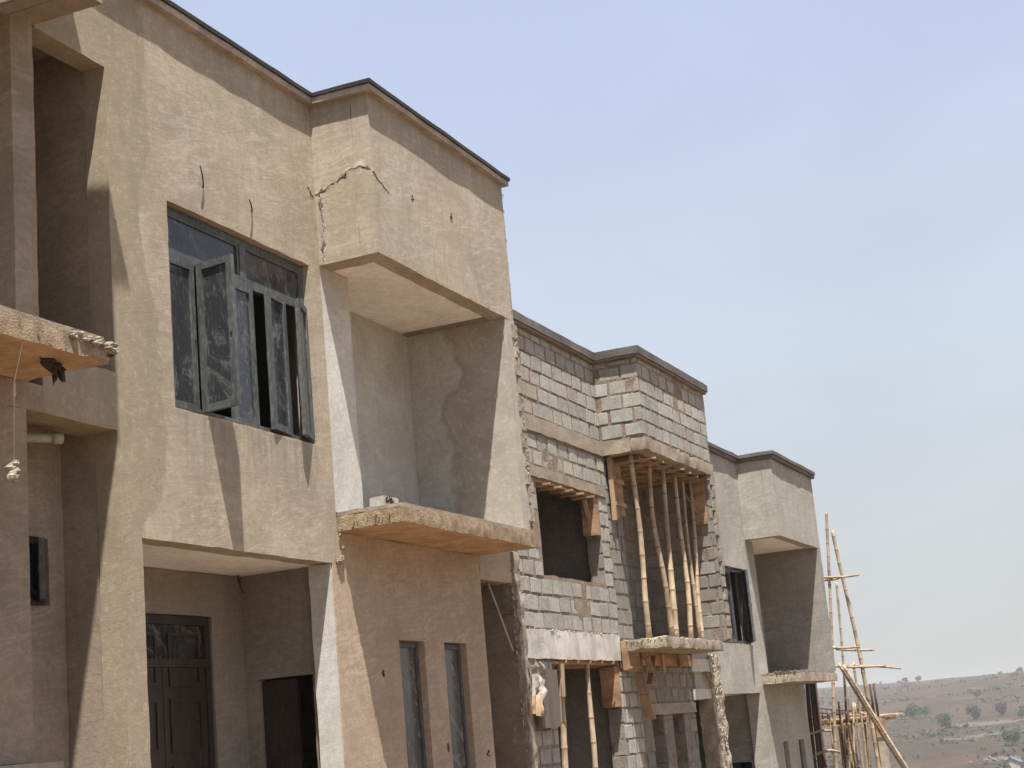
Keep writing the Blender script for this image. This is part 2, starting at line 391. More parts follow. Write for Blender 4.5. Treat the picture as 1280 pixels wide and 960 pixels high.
def blocks(mb, axis, a0,a1, d, side, z0,z1, holes=(), h=.210, L=.375, joint=.036, mi=0, phase=0.0, proud=.008, ragged=(0,0)):
    """courses of sandcrete blocks standing proud of a mortar plane at depth d (layout units; side = outward direction along the axis)"""
    a0, a1, d = a0*S, a1*S, d*S; z0, z1 = z0*S+EYE, z1*S+EYE
    H = [(q[0]*S,q[1]*S,q[2]*S+EYE,q[3]*S+EYE) for q in holes]
    k = 0; z = z0+joint*.5
    while z < z1-.05:
        zt = min(z+h, z1-.004)
        a = a0-L*(.5 if k % 2 else 0.0)-phase*L-rnd.uniform(0,.05)
        while a < a1:
            l = L*rnd.choice((1,1,1,1,.98,.94,.9))
            p, q = max(a, a0), min(a+l, a1); a += l+rnd.choice((.04,.05,.065,.08))*rnd.uniform(.7,1.2)
            segs = [(p,q)]
            for hh in H:
                if zt > hh[2]+.03 and z < hh[3]-.03:
                    ns = []
                    for (u,v) in segs:
                        if hh[0] > u: ns.append((u, min(v, hh[0])))
                        if hh[1] < v: ns.append((max(u, hh[1]), v))
                    segs = [x for x in ns if x[1]-x[0] > .001]
            for (u,v) in segs:
                if v-u < .07: continue
                base = rnd.uniform(.80,1.10); tone = (base*rnd.uniform(.97,1.04), base, base*rnd.uniform(.93,1.04))
                pr = proud+rnd.uniform(-.003,.005); bv = rnd.uniform(.002,.006)
                tl = rnd.uniform(-.005,.005)
                zz0 = z+rnd.uniform(-.007,.007); zz1 = zt+rnd.uniform(-.012,.004)
                def P(aa, dd, zc):
                    x = d+side*dd
                    return (aa, x, zc) if axis == 'y' else (x, aa, zc)
                j = lambda: rnd.uniform(-.0055,.0055)
                outer = [P(u+bv+j(),pr,zz0+bv+tl+j()), P(v-bv+j(),pr+rnd.uniform(-.004,.004),zz0+bv-tl+j()), P(v-bv+j(),pr,zz1-bv-tl+j()), P(u+bv+j(),pr+rnd.uniform(-.004,.004),zz1-bv+tl+j())]
                inner = [P(u,-.03,zz0+tl), P(v,-.03,zz0-tl), P(v,-.03,zz1-tl), P(u,-.03,zz1+tl)]
                mid = [P(u+j()*.4,pr-bv,zz0+tl+j()*.5), P(v+j()*.4,pr-bv,zz0-tl+j()*.5), P(v+j()*.4,pr-bv,zz1-tl+j()*.5), P(u+j()*.4,pr-bv,zz1+tl+j()*.5)]
                b = len(mb.v); mb.v += [Vector(x) for x in inner+mid+outer]
                flip = (side > 0) if axis == 'y' else (side < 0)
                def F(ix): mb._face([b+i for i in (ix[::-1] if flip else ix)], mi, False, tone)
                F((8,9,10,11))
                for lay in (0,4):
                    for e in range(4):
                        n_ = (e+1) % 4
                        F((lay+e, lay+n_, lay+4+n_, lay+4+e))
        z = zt+joint*rnd.uniform(.8,1.2); k += 1

def lumps_line(mb, pts, n, r, spread=.03, mi=0, sq=(1,1,1)):
    pts = [Vector(p) for p in pts]
    for i in range(n):
        t = rnd.random()*(len(pts)-1); k = min(int(t), len(pts)-2); p = pts[k].lerp(pts[k+1], t-k)
        sp3 = spread if hasattr(spread,'__len__') else (spread,)*3
        p = p+Vector((rnd.uniform(-1,1)*sp3[0],rnd.uniform(-1,1)*sp3[1],rnd.uniform(-1,1)*sp3[2]))
        mb.lump(p, r*rnd.uniform(.45,1.25), mi, sq)

def bamboo(mb, p0, p1, r=.045, bend=.05, seg=.34):
    p0, p1 = Vector(p0), Vector(p1); L = (p1-p0).length; n = max(3, int(L/seg))
    t = (p1-p0).normalized(); u = t.cross(Vector((.3,.9,.2))).normalized(); w = t.cross(u)
    ph, ph2 = rnd.uniform(0,6.28), rnd.uniform(0,6.28)
    def c(f): return p0.lerp(p1, f)+u*bend*(math.sin(f*3.1+ph)-math.sin(ph)*(1-f)-math.sin(3.1+ph)*f)+w*bend*.5*math.sin(f*6.2+ph2)*f*(1-f)*4
    P, Rr, mi = [], [], []
    off = rnd.uniform(.2,.8)
    P.append(c(0)); Rr.append(r*1.04)
    for i in range(n):
        f = min(.995, (i+off)/n); d = .014/L; rr = r*(1.06-.26*f)*rnd.uniform(.97,1.03)
        for df, k, m_ in ((-3.0*d, 1.0, 0), (-d*1.0, 1.04, 0), (d*.2, 1.11, 1), (d*1.2, 1.04, 1), (3.2*d, .97, 0)):
            g = f+df
            if 0 < g < 1: P.append(c(g)); Rr.append(rr*k); mi.append(m_)
    P.append(c(1)); Rr.append(r*.8); mi.append(0)
    mb.tube(P, Rr, 9, mi)

def beam(mb, p0, p1, w, t, mi=0, up=Vector((0,0,1))):
    """sawn board / bar between two points"""
    p0, p1 = Vector(p0), Vector(p1); d = p1-p0; dn = d.normalized()
    s_ = dn.cross(up)
    if s_.length < .05: s_ = dn.cross(Vector((1,0,0)))
    s_ = s_.normalized(); u = s_.cross(dn).normalized()
    o = p0-s_*w/2-u*t/2
    mb.obox(o, d, s_*w, u*t, mi)

exec_parts = True
# ------------------------------------------------------------------ windows
def rect_frame(mb, x0,x1,z0,z1,y0,y1,w, mi=0):
    mb.box(x0,x0+w,y0,y1,z0,z1,mi); mb.box(x1-w,x1,y0,y1,z0,z1,mi); mb.box(x0+w,x1-w,y0,y1,z0,z0+w,mi); mb.box(x0+w,x1-w,y0,y1,z1-w,z1,mi)

def leaf(parent, hinge, width, z0, z1, ang, hside, name='casement', gm='glass'):
    """outward opening leaf; hside +1 hinged at its left end, -1 at its right end; ang degrees"""
    mb = MB(); a = R_(ang)
    d = Vector((math.cos(a)*hside, -math.sin(a), 0)); n = Vector((d.y, -d.x, 0))
    if n.y > 0: n = -n
    h = Vector(hinge); w = .072; t = .05
    up = Vector((0,0,1))
    def bar(u0,u1,v0,v1,tt=t,mi=0,o=0):
        mb.obox(h+d*u0+up*v0-n*tt/2+n*o, d*(u1-u0), n*tt, up*(v1-v0), mi)
    H = z1-z0; h.z = z0
    bar(0,w,0,H); bar(width-w,width,0,H); bar(w,width-w,0,w); bar(w,width-w,H-w,H)
    bar(w-.005,width-w+.005,w-.005,H-w+.005,.008,1)
    bar(width-w*.6,width-w*.3,H*.48,H*.53,.075,0)
    return mb.build(name, [M['alu'], M[gm]], parent)

def big_window(house, x0,x1,z0,z1, y, leaves, midpost=False, transom=True, glassmat='glass', frame='alu'):
    """layout units in; leaves: list of (u0,u1,state) as fractions; state 'shut','fixed' or (angle, hinge side)"""
    x0,x1,y = x0*S,x1*S,y*S; z0,z1 = z0*S+EYE, z1*S+EYE
    wd, H = x1-x0, z1-z0; tz = z0+H*.765 if transom else z1-.02
    mb = MB(); rect_frame(mb, x0,x1,z0,z1,y,y+.09,.065)
    if transom: mb.box(x0+.055,x1-.055,y-.004,y+.066,tz-.035,tz+.035)
    xm = x0+wd*.535
    if midpost: mb.box(xm-.05,xm+.05,y-.006,y+.064,z0+.055,tz-.035)
    if transom: mb.box(xm-.05,xm+.05,y-.006,y+.064,tz+.035,z1-.055)
    win = mb.build('window', M[frame], house)
    for (a,b) in ((x0+.055,xm-.05),(xm+.05,x1-.055)) if transom else ():
        p = MB(); rect_frame(p, a+.003,b-.003,tz+.038,z1-.058,y+.004,y+.05,.035,0); p.box(a+.03,b-.03,y+.024,y+.032,tz+.065,z1-.085,1)
        p.build('transom_pane', [M[frame], M[glassmat]], win)
    for (u0,u1,st) in leaves:
        a, b = x0+wd*u0, x0+wd*u1
        if st == 'shut': leaf(win, (a, y+.02, 0), b-a, z0+.03, tz-.02, 0, 1, 'casement', glassmat)
        else:
            ang, hs = st
            leaf(win, (a if hs > 0 else b, y-.03, 0), b-a, z0+.03, tz-.02, ang, hs, 'casement', glassmat)
    return win

def slit_window(house, x0,x1,z0,z1,y, glassmat='glass_dusty'):
    x0,x1,y = x0*S,x1*S,y*S; z0,z1 = z0*S+EYE, z1*S+EYE
    mb = MB(); rect_frame(mb, x0,x1,z0,z1,y,y+.06,.06)
    w = mb.build('narrow_window', M['alu'], house)
    p = MB(); p.box(x0+.05,x1-.05,y+.026,y+.034,z0+.05,z1-.05); p.build('pane', M[glassmat], w)
    return w

# ------------------------------------------------------------------ plastered houses
def coping(house, pts, R, band, strip, over, mband, mstrip, rough=0):
    """roof edge following a polyline of (x, y), outward = towards the street / free side"""
    for nm, z0, z1, ov, m_ in (('roof_edge_band', R, R+band, over, mband), ('roof_flashing', R+band+.0004, R+band+strip, over+.0028, mstrip)):
        mb = MB()
        for (xa,ya),(xb,yb) in zip(pts[:-1], pts[1:]):
            if abs(ya-yb) < 1e-6:      # along x, outward -y
                last = pts.index((xb,yb))
                xa_ = xa-(ov if pts.index((xa,ya)) and pts[pts.index((xa,ya))-1][1] > ya else 0)
                nxt = pts[last+1] if last+1 < len(pts) else None
                xb_ = xb+(ov if nxt and nxt[1] > yb else 0) + (.02 if nxt and nxt[1] < yb else 0)
                UR(mb, xa_, xb_, ya-ov, ya+.03, z0, z1, step=.35, jit=.008+rough)
            else:
                x_out = -1 if yb < ya else 1
                y0, y1 = min(ya,yb), max(ya,yb)
                if x_out < 0: UR(mb, xa-ov, xa+.03, y0+.0302, y1-ov-.0002, z0, z1, step=.3, jit=.008+rough)
                else: UR(mb, xa-.03, xa+ov, y0+.0302, y1, z0, z1, step=.35, jit=.008+rough)
        mb.build(nm, m_, house)

def plastered_house(P):
    xc, R, bb, F, G = P['xc'], P['R'], P['bb'], P['F'], P['G']
    h = empty(P['name'], W(xc, 1.0, G)); tag(h, P['label'], 'house', 'row houses under construction')
    m = P['mats']
    xl, g0 = xc+P.get('xl', -.458), P['gap']
    w0,w1,wz0,wz1 = P['win']; p0,p1,pz = P['porch']
    gz0, gz1, lz = P['gapz']            # upper gap floor, upper gap head, lower gap head
    gr = xc+P.get('ground_right', .444)
    th = .029
    mb = MB()
    UP(mb, 'y', g0, xc, 1.0, 1.0+th, G, R, [(w0,w1,wz0,wz1), (p0,xc+.001,G-.01,pz), (g0-.001,xl,gz0,gz1), (g0-.001,xl,G-.01,lz)])
    mb.build('front_wall', m['front'], h)
    mb = MB()
    UP(mb, 'x', 1.0+th+.0005, 2.0, xl, xl+.028, G, R-.02, step=.4)           # side wall towards the gap
    if P.get('gap_back', True):
        UP(mb, 'y', g0-.027, xl-.0005, 1.073, 1.095, G, gz0-.021, [(g0+.040,g0+.092,lz-.176,lz-.106)] if P.get('gap_win') else [], step=.2)
        UP(mb, 'y', g0+.002, xl-.0005, 1.20, 1.22, gz0-.02, gz1+.03, step=.3)
        UR(mb, g0+.002, xl-.0005, 1.0+th+.0005, 1.047, lz+.0005, gz0-.0005, step=.2)
        UR(mb, g0+.002, xl-.0005, 1.0475, 1.1995, gz0-.02, gz0-.0005, step=.2)
        UR(mb, g0+.002, xl-.0005, 1.0+th+.0005, 1.2195, gz1+.0305, gz1+.045, step=.2)
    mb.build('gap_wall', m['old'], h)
    # first floor loggia
    mb = MB(); UP(mb, 'y', xc+.0005, xc+.081, 1.002, 1.0+th, F, bb); mb.build('loggia_pier', m['pale'], h)
    mb = MB(); UP(mb, 'y', xc+.054, xc+.4225, 1.083, 1.11, F, bb+.02, step=.2); UP(mb, 'x', 1.0+th+.0005, 1.0825, xc+.054, xc+.0805, F, bb+.02, step=.2)
    mb.build('loggia_wall', m['recess'], h)
    fy = P['fin_y']
    mb = MB(); UP(mb, 'x', fy, 1.11, xc+.423, xc+.457, F, bb, step=.14); mb.build('party_fin', m['fin'], h)
    # bay
    mb = MB()
    UP(mb, 'y', xc, xc+.457, .911, .937, bb, R)
    UP(mb, 'x', .9372, 1.026, xc, xc+.036, bb, R); UP(mb, 'x', .9372, 1.11, xc+.425, xc+.457, bb, R)
    mb.build('bay_wall', m['bay'], h)
    mb = MB(); UR(mb, xc+.0362, xc+.4035, .9374, 1.0825, bb+.0015, bb+.02, step=.3, jit=.004); mb.build('loggia_ceiling', m['soffit'], h)
    mb = MB(); UR(mb, xc+.4037, xc+.4225, .9374, 1.0825, bb-.0005, bb+.02, step=.2, jit=.005); mb.build('ceiling_beam', m['beam'], h)
    # balcony slab
    s0, s1 = P['slab']; sy = P.get('slab_y', .902)
    mb = MB(); UR(mb, s0, s1, sy, 1.0285, F-.027, F-.006, step=.09, jit=.010, rough=.010, mi=0)
    soff = [i for i in range(len(mb.f)) if all(mb.v[k].z < (F-.027)*S+EYE+.035 for k in mb.f[i])]
    for i in soff: mb.mi[i] = 1
    E0 = W(s0, .999, F-.025); E1 = W(s0, sy+.001, F-.025); E2 = W(s1, sy+.001, F-.025); up = Vector((0,0,.012*S))
    lumps_line(mb, [E0, E1, E2], 60, .011, .010, 0, (1.6,1,.6)); lumps_line(mb, [E0+up, E1+up, E2+up], 34, .010, .03, 0, (1.8,.8,.6))
    mb.build('balcony_slab', [m['slab'], m['slab_under']], h)
    mb = MB(); UR(mb, s0+.0012, s1-.004, sy+.003, 1.0015, F-.0058, F-.0005, step=.12, jit=.008); mb.build('screed_edge', m['screed'], h)
    # ground floor wall with slits
    sl = P['slits']; sz = P['slit_z']
    mb = MB()
    UP(mb, 'y', p1, gr, 1.0, 1.0+th, G, pz, [(a,b,G+.02,sz) for a,b in sl]); UP(mb, 'y', xc+.0005, gr if not P.get('upper_right') else xc+P['upper_right'], 1.0, 1.0+th, pz, F-.0275)
    mb.build('ground_floor_wall', m['lower'], h)
    for a,b in sl: slit_window(h, a+.001, b-.001, G+.022, sz-.0012, 1.0+.010)
    mb = MB(); UP(mb, 'x', 1.0012, 1.0335, p1-.0028, p1-.0004, G, pz-.0006, step=.2, amp=.002); mb.build('jamb_skim', m['pale'], h)
    # porch inside
    mb = MB()
    bx0, bx1 = xl+.0285, p1+.011
    d0, d1, dz = P.get('door', (xc-.285, xc-.080, G+.262))
    UP(mb, 'y', bx0, bx1, 1.145, 1.167, G, pz, [(d0,d1,G-.01,dz)], step=.25)
    UP(mb, 'x', 1.0337, 1.1448, p1+.0112, p1+.033, G, pz, [(1.045,1.128,G-.01,G+.181)], step=.2)
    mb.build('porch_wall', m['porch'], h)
    mb = MB(); UR(mb, bx0, bx1+.03, 1.0+th+.0005, 1.1445, pz+.0005, pz+.012, step=.3, jit=.004); mb.build('porch_ceiling', m['soffit'], h)
    # doors
    dm = MB(); x0,x1,z0,z1,y = d0*S+.01, d1*S-.01, G*S+EYE, dz*S+EYE-.01, 1.148*S
    rect_frame(dm, x0,x1,z0-.05,z1,y,y+.1,.09); tz = z1-.48; dm.box(x0+.09,x1-.09,y,y+.1,tz-.06,tz+.03)
    d = dm.build('entrance_door', M['door'], h)
    xm = (x0+x1)/2
    for a,b in ((x0+.092,xm-.006),(xm+.006,x1-.092)):
        lf = MB(); lf.box(a,b,y+.02,y+.07,z0+.02,tz-.065)
        for k in range(3):
            zz = z0+.15+k*.68
            rect_frame(lf, a+.1,b-.1,zz,zz+.55,y+.002,y+.0195,.035)
        lf.build('door_leaf', M['door'], d)
    tp = MB(); tp.box(x0+.09,x1-.09,y+.05,y+.06,tz+.03,z1-.09); tp.build('transom_pane', M['glass'], d)
    sd = MB(); sd.box((p1+.022)*S,(p1+.022)*S+.05,1.075*S,1.127*S,G*S+EYE,(G+.178)*S+EYE); sd.build('side_door', M['door'], h)
    # shell
    mb = MB(); xr = xc+.457
    UB(mb, xl+.0285, xr-.0345, 1.1825, 1.98, F-.027, F-.0005); UB(mb, xl+.0285, xc+.0535, 1.0295, 1.1823, F-.027, F-.0005)
    UB(mb, xc+.0537, xr-.0345, 1.0295, 1.1823, F-.027, F-.0005)
    UB(mb, xl+.0285, xr-.0345, 1.112, 1.98, R-.05, R-.03); UB(mb, g0+.003, xc+.035, 1.0295, 1.1115, R-.03, R-.012); UB(mb, xc+.037, xr-.034, .9376, 1.1115, R-.03, R-.012)
    UB(mb, g0+.005, xr+.0, 1.0298, 1.98, G-.06, G-.0005); UB(mb, xl-.11, xr, 1.0005, 1.985, G-.55, G-.1215); UB(mb, xl, xr, .985, 1.0292, G-.12, G-.001)
    mb.build('floor_slab', M['floor'], h)
    mb = MB(); UP(mb, 'x', 1.1105, 2.0, xr-.034, xr, F, R, step=.5); UP(mb, 'x', 1.0295, 2.0, xr-.034-P.get('pw',0), xr-P.get('pw',0), G-.1, F-.0005, step=.5)
    UP(mb, 'y', xl+.0285, xr-.0345, 1.981, 2.0, G-.1, R, step=.6)
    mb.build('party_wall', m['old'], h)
    coping(h, P['coping'], R, P['band'], P['strip'], P['over'], m['band'], m['strip'], P.get('cop_rough',0))
    return h

tan = dict(front=M['front_render'], lower=M['lower_render'], bay=M['bay_render'], old=M['old_render'], pale=M['white_render'], recess=M['recess_render'],
    fin=M['fin_render'], soffit=M['soffit_paint'], beam=M['beam_render'], slab=M['orange_rubble'], slab_under=M['bounce_soffit'], screed=M['beam_concrete'], porch=M['porch_render'], band=M['edge_band'], strip=M['fascia'])
brown = dict(tan, front=M['old_render'], lower=M['old_render'], bay=M['old_render'], fin=M['old_render'], pale=M['old_render'])
grey = dict(tan, front=M['grey_render'], lower=M['grey_render'], bay=M['grey_render'], old=M['grey_dark_render'], pale=M['grey_render'], recess=M['grey_dark_render'],
    fin=M['grey_dark_render'], slab=M['concrete'], slab_under=M['concrete'], porch=M['grey_dark_render'], band=M['grey_fascia'], strip=M['grey_fascia'])

# --- the near house, seen only at its right end
x = .783
H0 = plastered_house(dict(name='brown_house', label='brown plastered house cut off by the left edge, with a chipped balcony slab', xc=x, R=.985, bb=.763, F=.408, G=.02,
    gap=x-.575, gapz=(.52,.87,.45), win=(x-.351,x-.03,.50,.75), porch=(x-.423,x-.018,.3532), slits=((x+.154,x+.231),(x+.295,x+.372)), slit_z=.25,
    pw=.025, fin_y=1.0, slab=(x+.003,1.219), ground_right=.434, upper_right=.4597, mats=brown, coping=[(x-.575,1.0),(x,1.0),(x,.911),(x+.457,.911),(x+.457,1.6)], band=.009, strip=.006, over=.009))
# --- the main tan house
x = 1.818
H1 = plastered_house(dict(name='tan_house', label='tall tan plastered house with dark casement windows and a box bay over a balcony', xc=x, R=.872, bb=.645, F=.311, G=-.074,
    gap=1.243, gapz=(.415,.762,.353), gap_win=True, win=(1.467,1.788,.394,.638), porch=(1.396,1.800,.2425), slits=((1.972,2.049),(2.113,2.190)), slit_z=.148,
    fin_y=.911, slab=(x+.003,2.272), mats=tan, coping=[(1.245,1.0),(x,1.0),(x,.911),(x+.457,.911),(x+.457,1.6)], band=.0085, strip=.006, over=.009))
big_window(H1, 1.4685, 1.7865, .3955, .6365, 1.010, [(.018,.195,'shut'), (.205,.375,(99,1)), (.43,.60,'shut'), (.64,.815,(8,-1)), (.82,.985,(19,-1))])
# small window in the side recess
mb = MB(); x0,x1,y,z0,z1 = 1.2835*S,1.3345*S,1.080*S,.1775*S+EYE,.2465*S+EYE
rect_frame(mb, x0,x1,z0,z1,y,y+.06,.045); w = mb.build('small_window', M['alu'], H1)
leaf(w, (x1-.03,y-.01,0), .30, z0+.03, z1-.03, 40, -1)
p = MB(); p.box(x0+.04,x1-.04,y+.03,y+.036,z0+.04,z1-.04); p.build('pane', M['glass'], w)
# rough block ends up the front of the fin, cracked render on the bay
mb = MB(); lumps_line(mb, [W(2.273,.9115,.316), W(2.274,.9115,.64)], 260, .020, .032, 0, (1,.5,1.2))
for k in range(11):
    z = .325+k*.029
    UR(mb, 2.262+.006*(k%2), 2.281, .9085, .93, z, z+.024, step=.1, jit=.015)
mb.build('rough_block_end', M['rubble'], H1)
def break_strip(house, path, nrm, wid, name):
    """broken render: spalled rim coloured as lit edge, flat dark core as shaded gap, slightly proud, with crumbs"""
    nrm = Vector(nrm)
    for (k, m_, off, nm) in ((1.0, 'edge_band', .003, 'spalled_rim'), (.58, 'crack_shade', .006, name)):
        mb = MB(); P = []
        for p, q in zip(path[:-1], path[1:]):
            n = max(2, int((q-p).length/.035)); P += [p.lerp(q, i/n) for i in range(n)]
        P.append(path[-1]); b = len(mb.v)
        for i, p in enumerate(P):
            t = (P[min(i+1,len(P)-1)]-P[max(i-1,0)]).normalized(); u = t.cross(nrm).normalized()
            f = math.sin(math.pi*min(1,max(0,(i+.4)/len(P))))**.5
            gap = 1.0 if k == 1.0 else max(.06, min(1.3, .55+2.2*noise.noise(p*7.3)))
            h1 = wid*k*f*gap*(.45+rnd.random()*1.0); h2 = wid*k*f*gap*(.45+rnd.random()*1.0); j = Vector((rnd.uniform(-1,1),rnd.uniform(-1,1),rnd.uniform(-1,1)))*.012; j -= nrm*j.dot(nrm)
            mb.v += [p+j+u*h1+nrm*(off-.006), p+j+nrm*(off+(.003*rnd.random() if k == 1 else .001)), p+j-u*h2+nrm*(off-.006)]
        for i in range(len(P)-1):
            for c_ in (0,1):
                a0 = b+i*3+c_; mb._face([a0,a0+1,a0+4,a0+3])
        if k == 1.0: lumps_line(mb, P, int(len(P)*.5), .009, wid*.5)
        mb.build(nm, M[m_], house)
break_strip(H1, [W(1.818,1.000,.745), W(1.818,.985,.748), W(1.818,.972,.756)], (-1,0,0), .06, 'exposed_crack')
break_strip(H1, [W(1.818,.965,.757), W(1.818,.945,.768), W(1.818,.928,.771), W(1.818,.912,.760)], (-1,0,0), .065, 'exposed_crack')
break_strip(H1, [W(1.820,.911,.758), W(1.838,.911,.750), W(1.862,.911,.741)], (0,-1,0), .05, 'exposed_crack')
break_strip(H1, [W(1.818,.993,.745), W(1.818,.990,.70), W(1.818,.992,.672), W(1.818,.993,.65)], (-1,0,0), .055, 'exposed_crack')
break_strip(H1, [W(1.799,1.0,.752), W(1.806,1.0,.744), W(1.813,1.0,.740)], (0,-1,0), .04, 'exposed_crack')
mb = MB()
lumps_line(mb, [W(1.9,.911,.645), W(2.1,.911,.6445), W(2.25,.911,.646)], 60, .009, .008, 0); lumps_line(mb, [W(2.27,.9105,.65), W(2.275,.9105,.86)], 40, .010, .014, 0, (1,.5,1.4))
lumps_line(mb, [W(1.820,.998,.285), W(1.824,.998,.25), W(1.812,.998,.245)], 26, .03, .03, 0, (1,.5,1))
mb.build('chipped_render', M['orange_rubble'], H1)
mb = MB()
for (px, py, z) in ((2.0-.062,.911,.755),(2.064,.911,.763),(1.919,1.0,.106),(2.237,1.0,-.012),(2.10,1.0,.0)):
    for q in range(5): mb.lump(W(px,py,z)+Vector((rnd.uniform(-.03,.03),-.002,rnd.uniform(-.05,.04))), rnd.uniform(.012,.026), 0, (1,.45,1))
mb.build('render_pock', M['door'], H1)
# tie wires left in the wall
for (x0,z0,x1,z1) in ((1.548,.671,1.525,.695),(1.656,.672,1.631,.683)):
    mb = MB(); a = W(x0,1.0,z0)+Vector((0,.03,0)); b = W(x1,.99,z1); mb.tube([a, a.lerp(b,.3)+Vector((0,-.02,.0)), a.lerp(b,.65)+Vector((.01,-.01,0)), b], [.010,.008,.008,.006], 6)
    mb.build('tie_wire', M['black_steel'], H1)
mb = MB(); c0 = W(1.79,1.135,.2425); mb.tube([c0, c0+Vector((.01,-.02,-.13)), c0+Vector((.05,-.03,-.20))], .009, 5); mb.tube([c0+Vector((0,0,-.01)), c0+Vector((-.04,-.03,-.10))], .007, 5); mb.build('ceiling_wire', M['black_steel'], H1)
# passage next to the house
mb = MB(); UP(mb, 'y', 2.2635, 2.400, 1.0, 1.028, .2475, .3105); mb.build('passage_beam', M['lower_render'], H1)
mb = MB(); UP(mb, 'x', 1.003, 1.32, 2.3875, 2.41, -.11, .2470); UP(mb, 'y', 2.277, 2.387, 1.30, 1.32, -.11, .2470); UP(mb, 'y', 2.277, 2.40, 1.0285, 1.32, .2475, .26)
mb.build('passage_wall', M['old_render'], H1)
mb = MB(); lumps_line(mb, [W(2.395,1.0,.29), W(2.392,1.0,.12), W(2.392,1.0,-.09)], 130, .026, (.10,.004,.12), 0, (1.2,.4,1.2)); UR(mb, 2.3885, 2.412, .994, 1.02, -.11, .30, step=.07, jit=.04); mb.build('rough_mortar', M['rubble'], H1)

# --- the pale grey house at the far end
x = 3.91
H3 = plastered_house(dict(name='grey_house', label='pale grey plastered house at the far end of the row beside the bamboo scaffold', xc=x, R=.632, bb=.438, F=.107, G=-.28,
    gap=3.346, xl=-.42, gapz=(.20,.40,.06), gap_back=False, win=(3.559,3.880,.177,.361), porch=(3.538,3.880,.0615), slits=((4.049,4.099),(4.213,4.276)), slit_z=-.0615,
    fin_y=.911, slab=(x+.003,4.33), slab_y=.902, mats=grey, coping=[(3.346,1.0),(x,1.0),(x,.911),(x+.457,.911),(x+.457,1.6)], band=.009, strip=.009, over=.008, cop_rough=.008))
big_window(H3, 3.5605, 3.8785, .1785, .3595, 1.010, [(.02,.64,'shut'), (.755,.985,(22,-1))], transom=False, glassmat='glass', frame='alu_dark')
mb = MB(); lumps_line(mb, [W(3.915,.997,.107), W(3.913,.903,.107), W(4.1,.902,.108)], 60, .016, .02, 0, (1.6,1,.5)); mb.build('crumbled_edge', M['rubble'], H3)

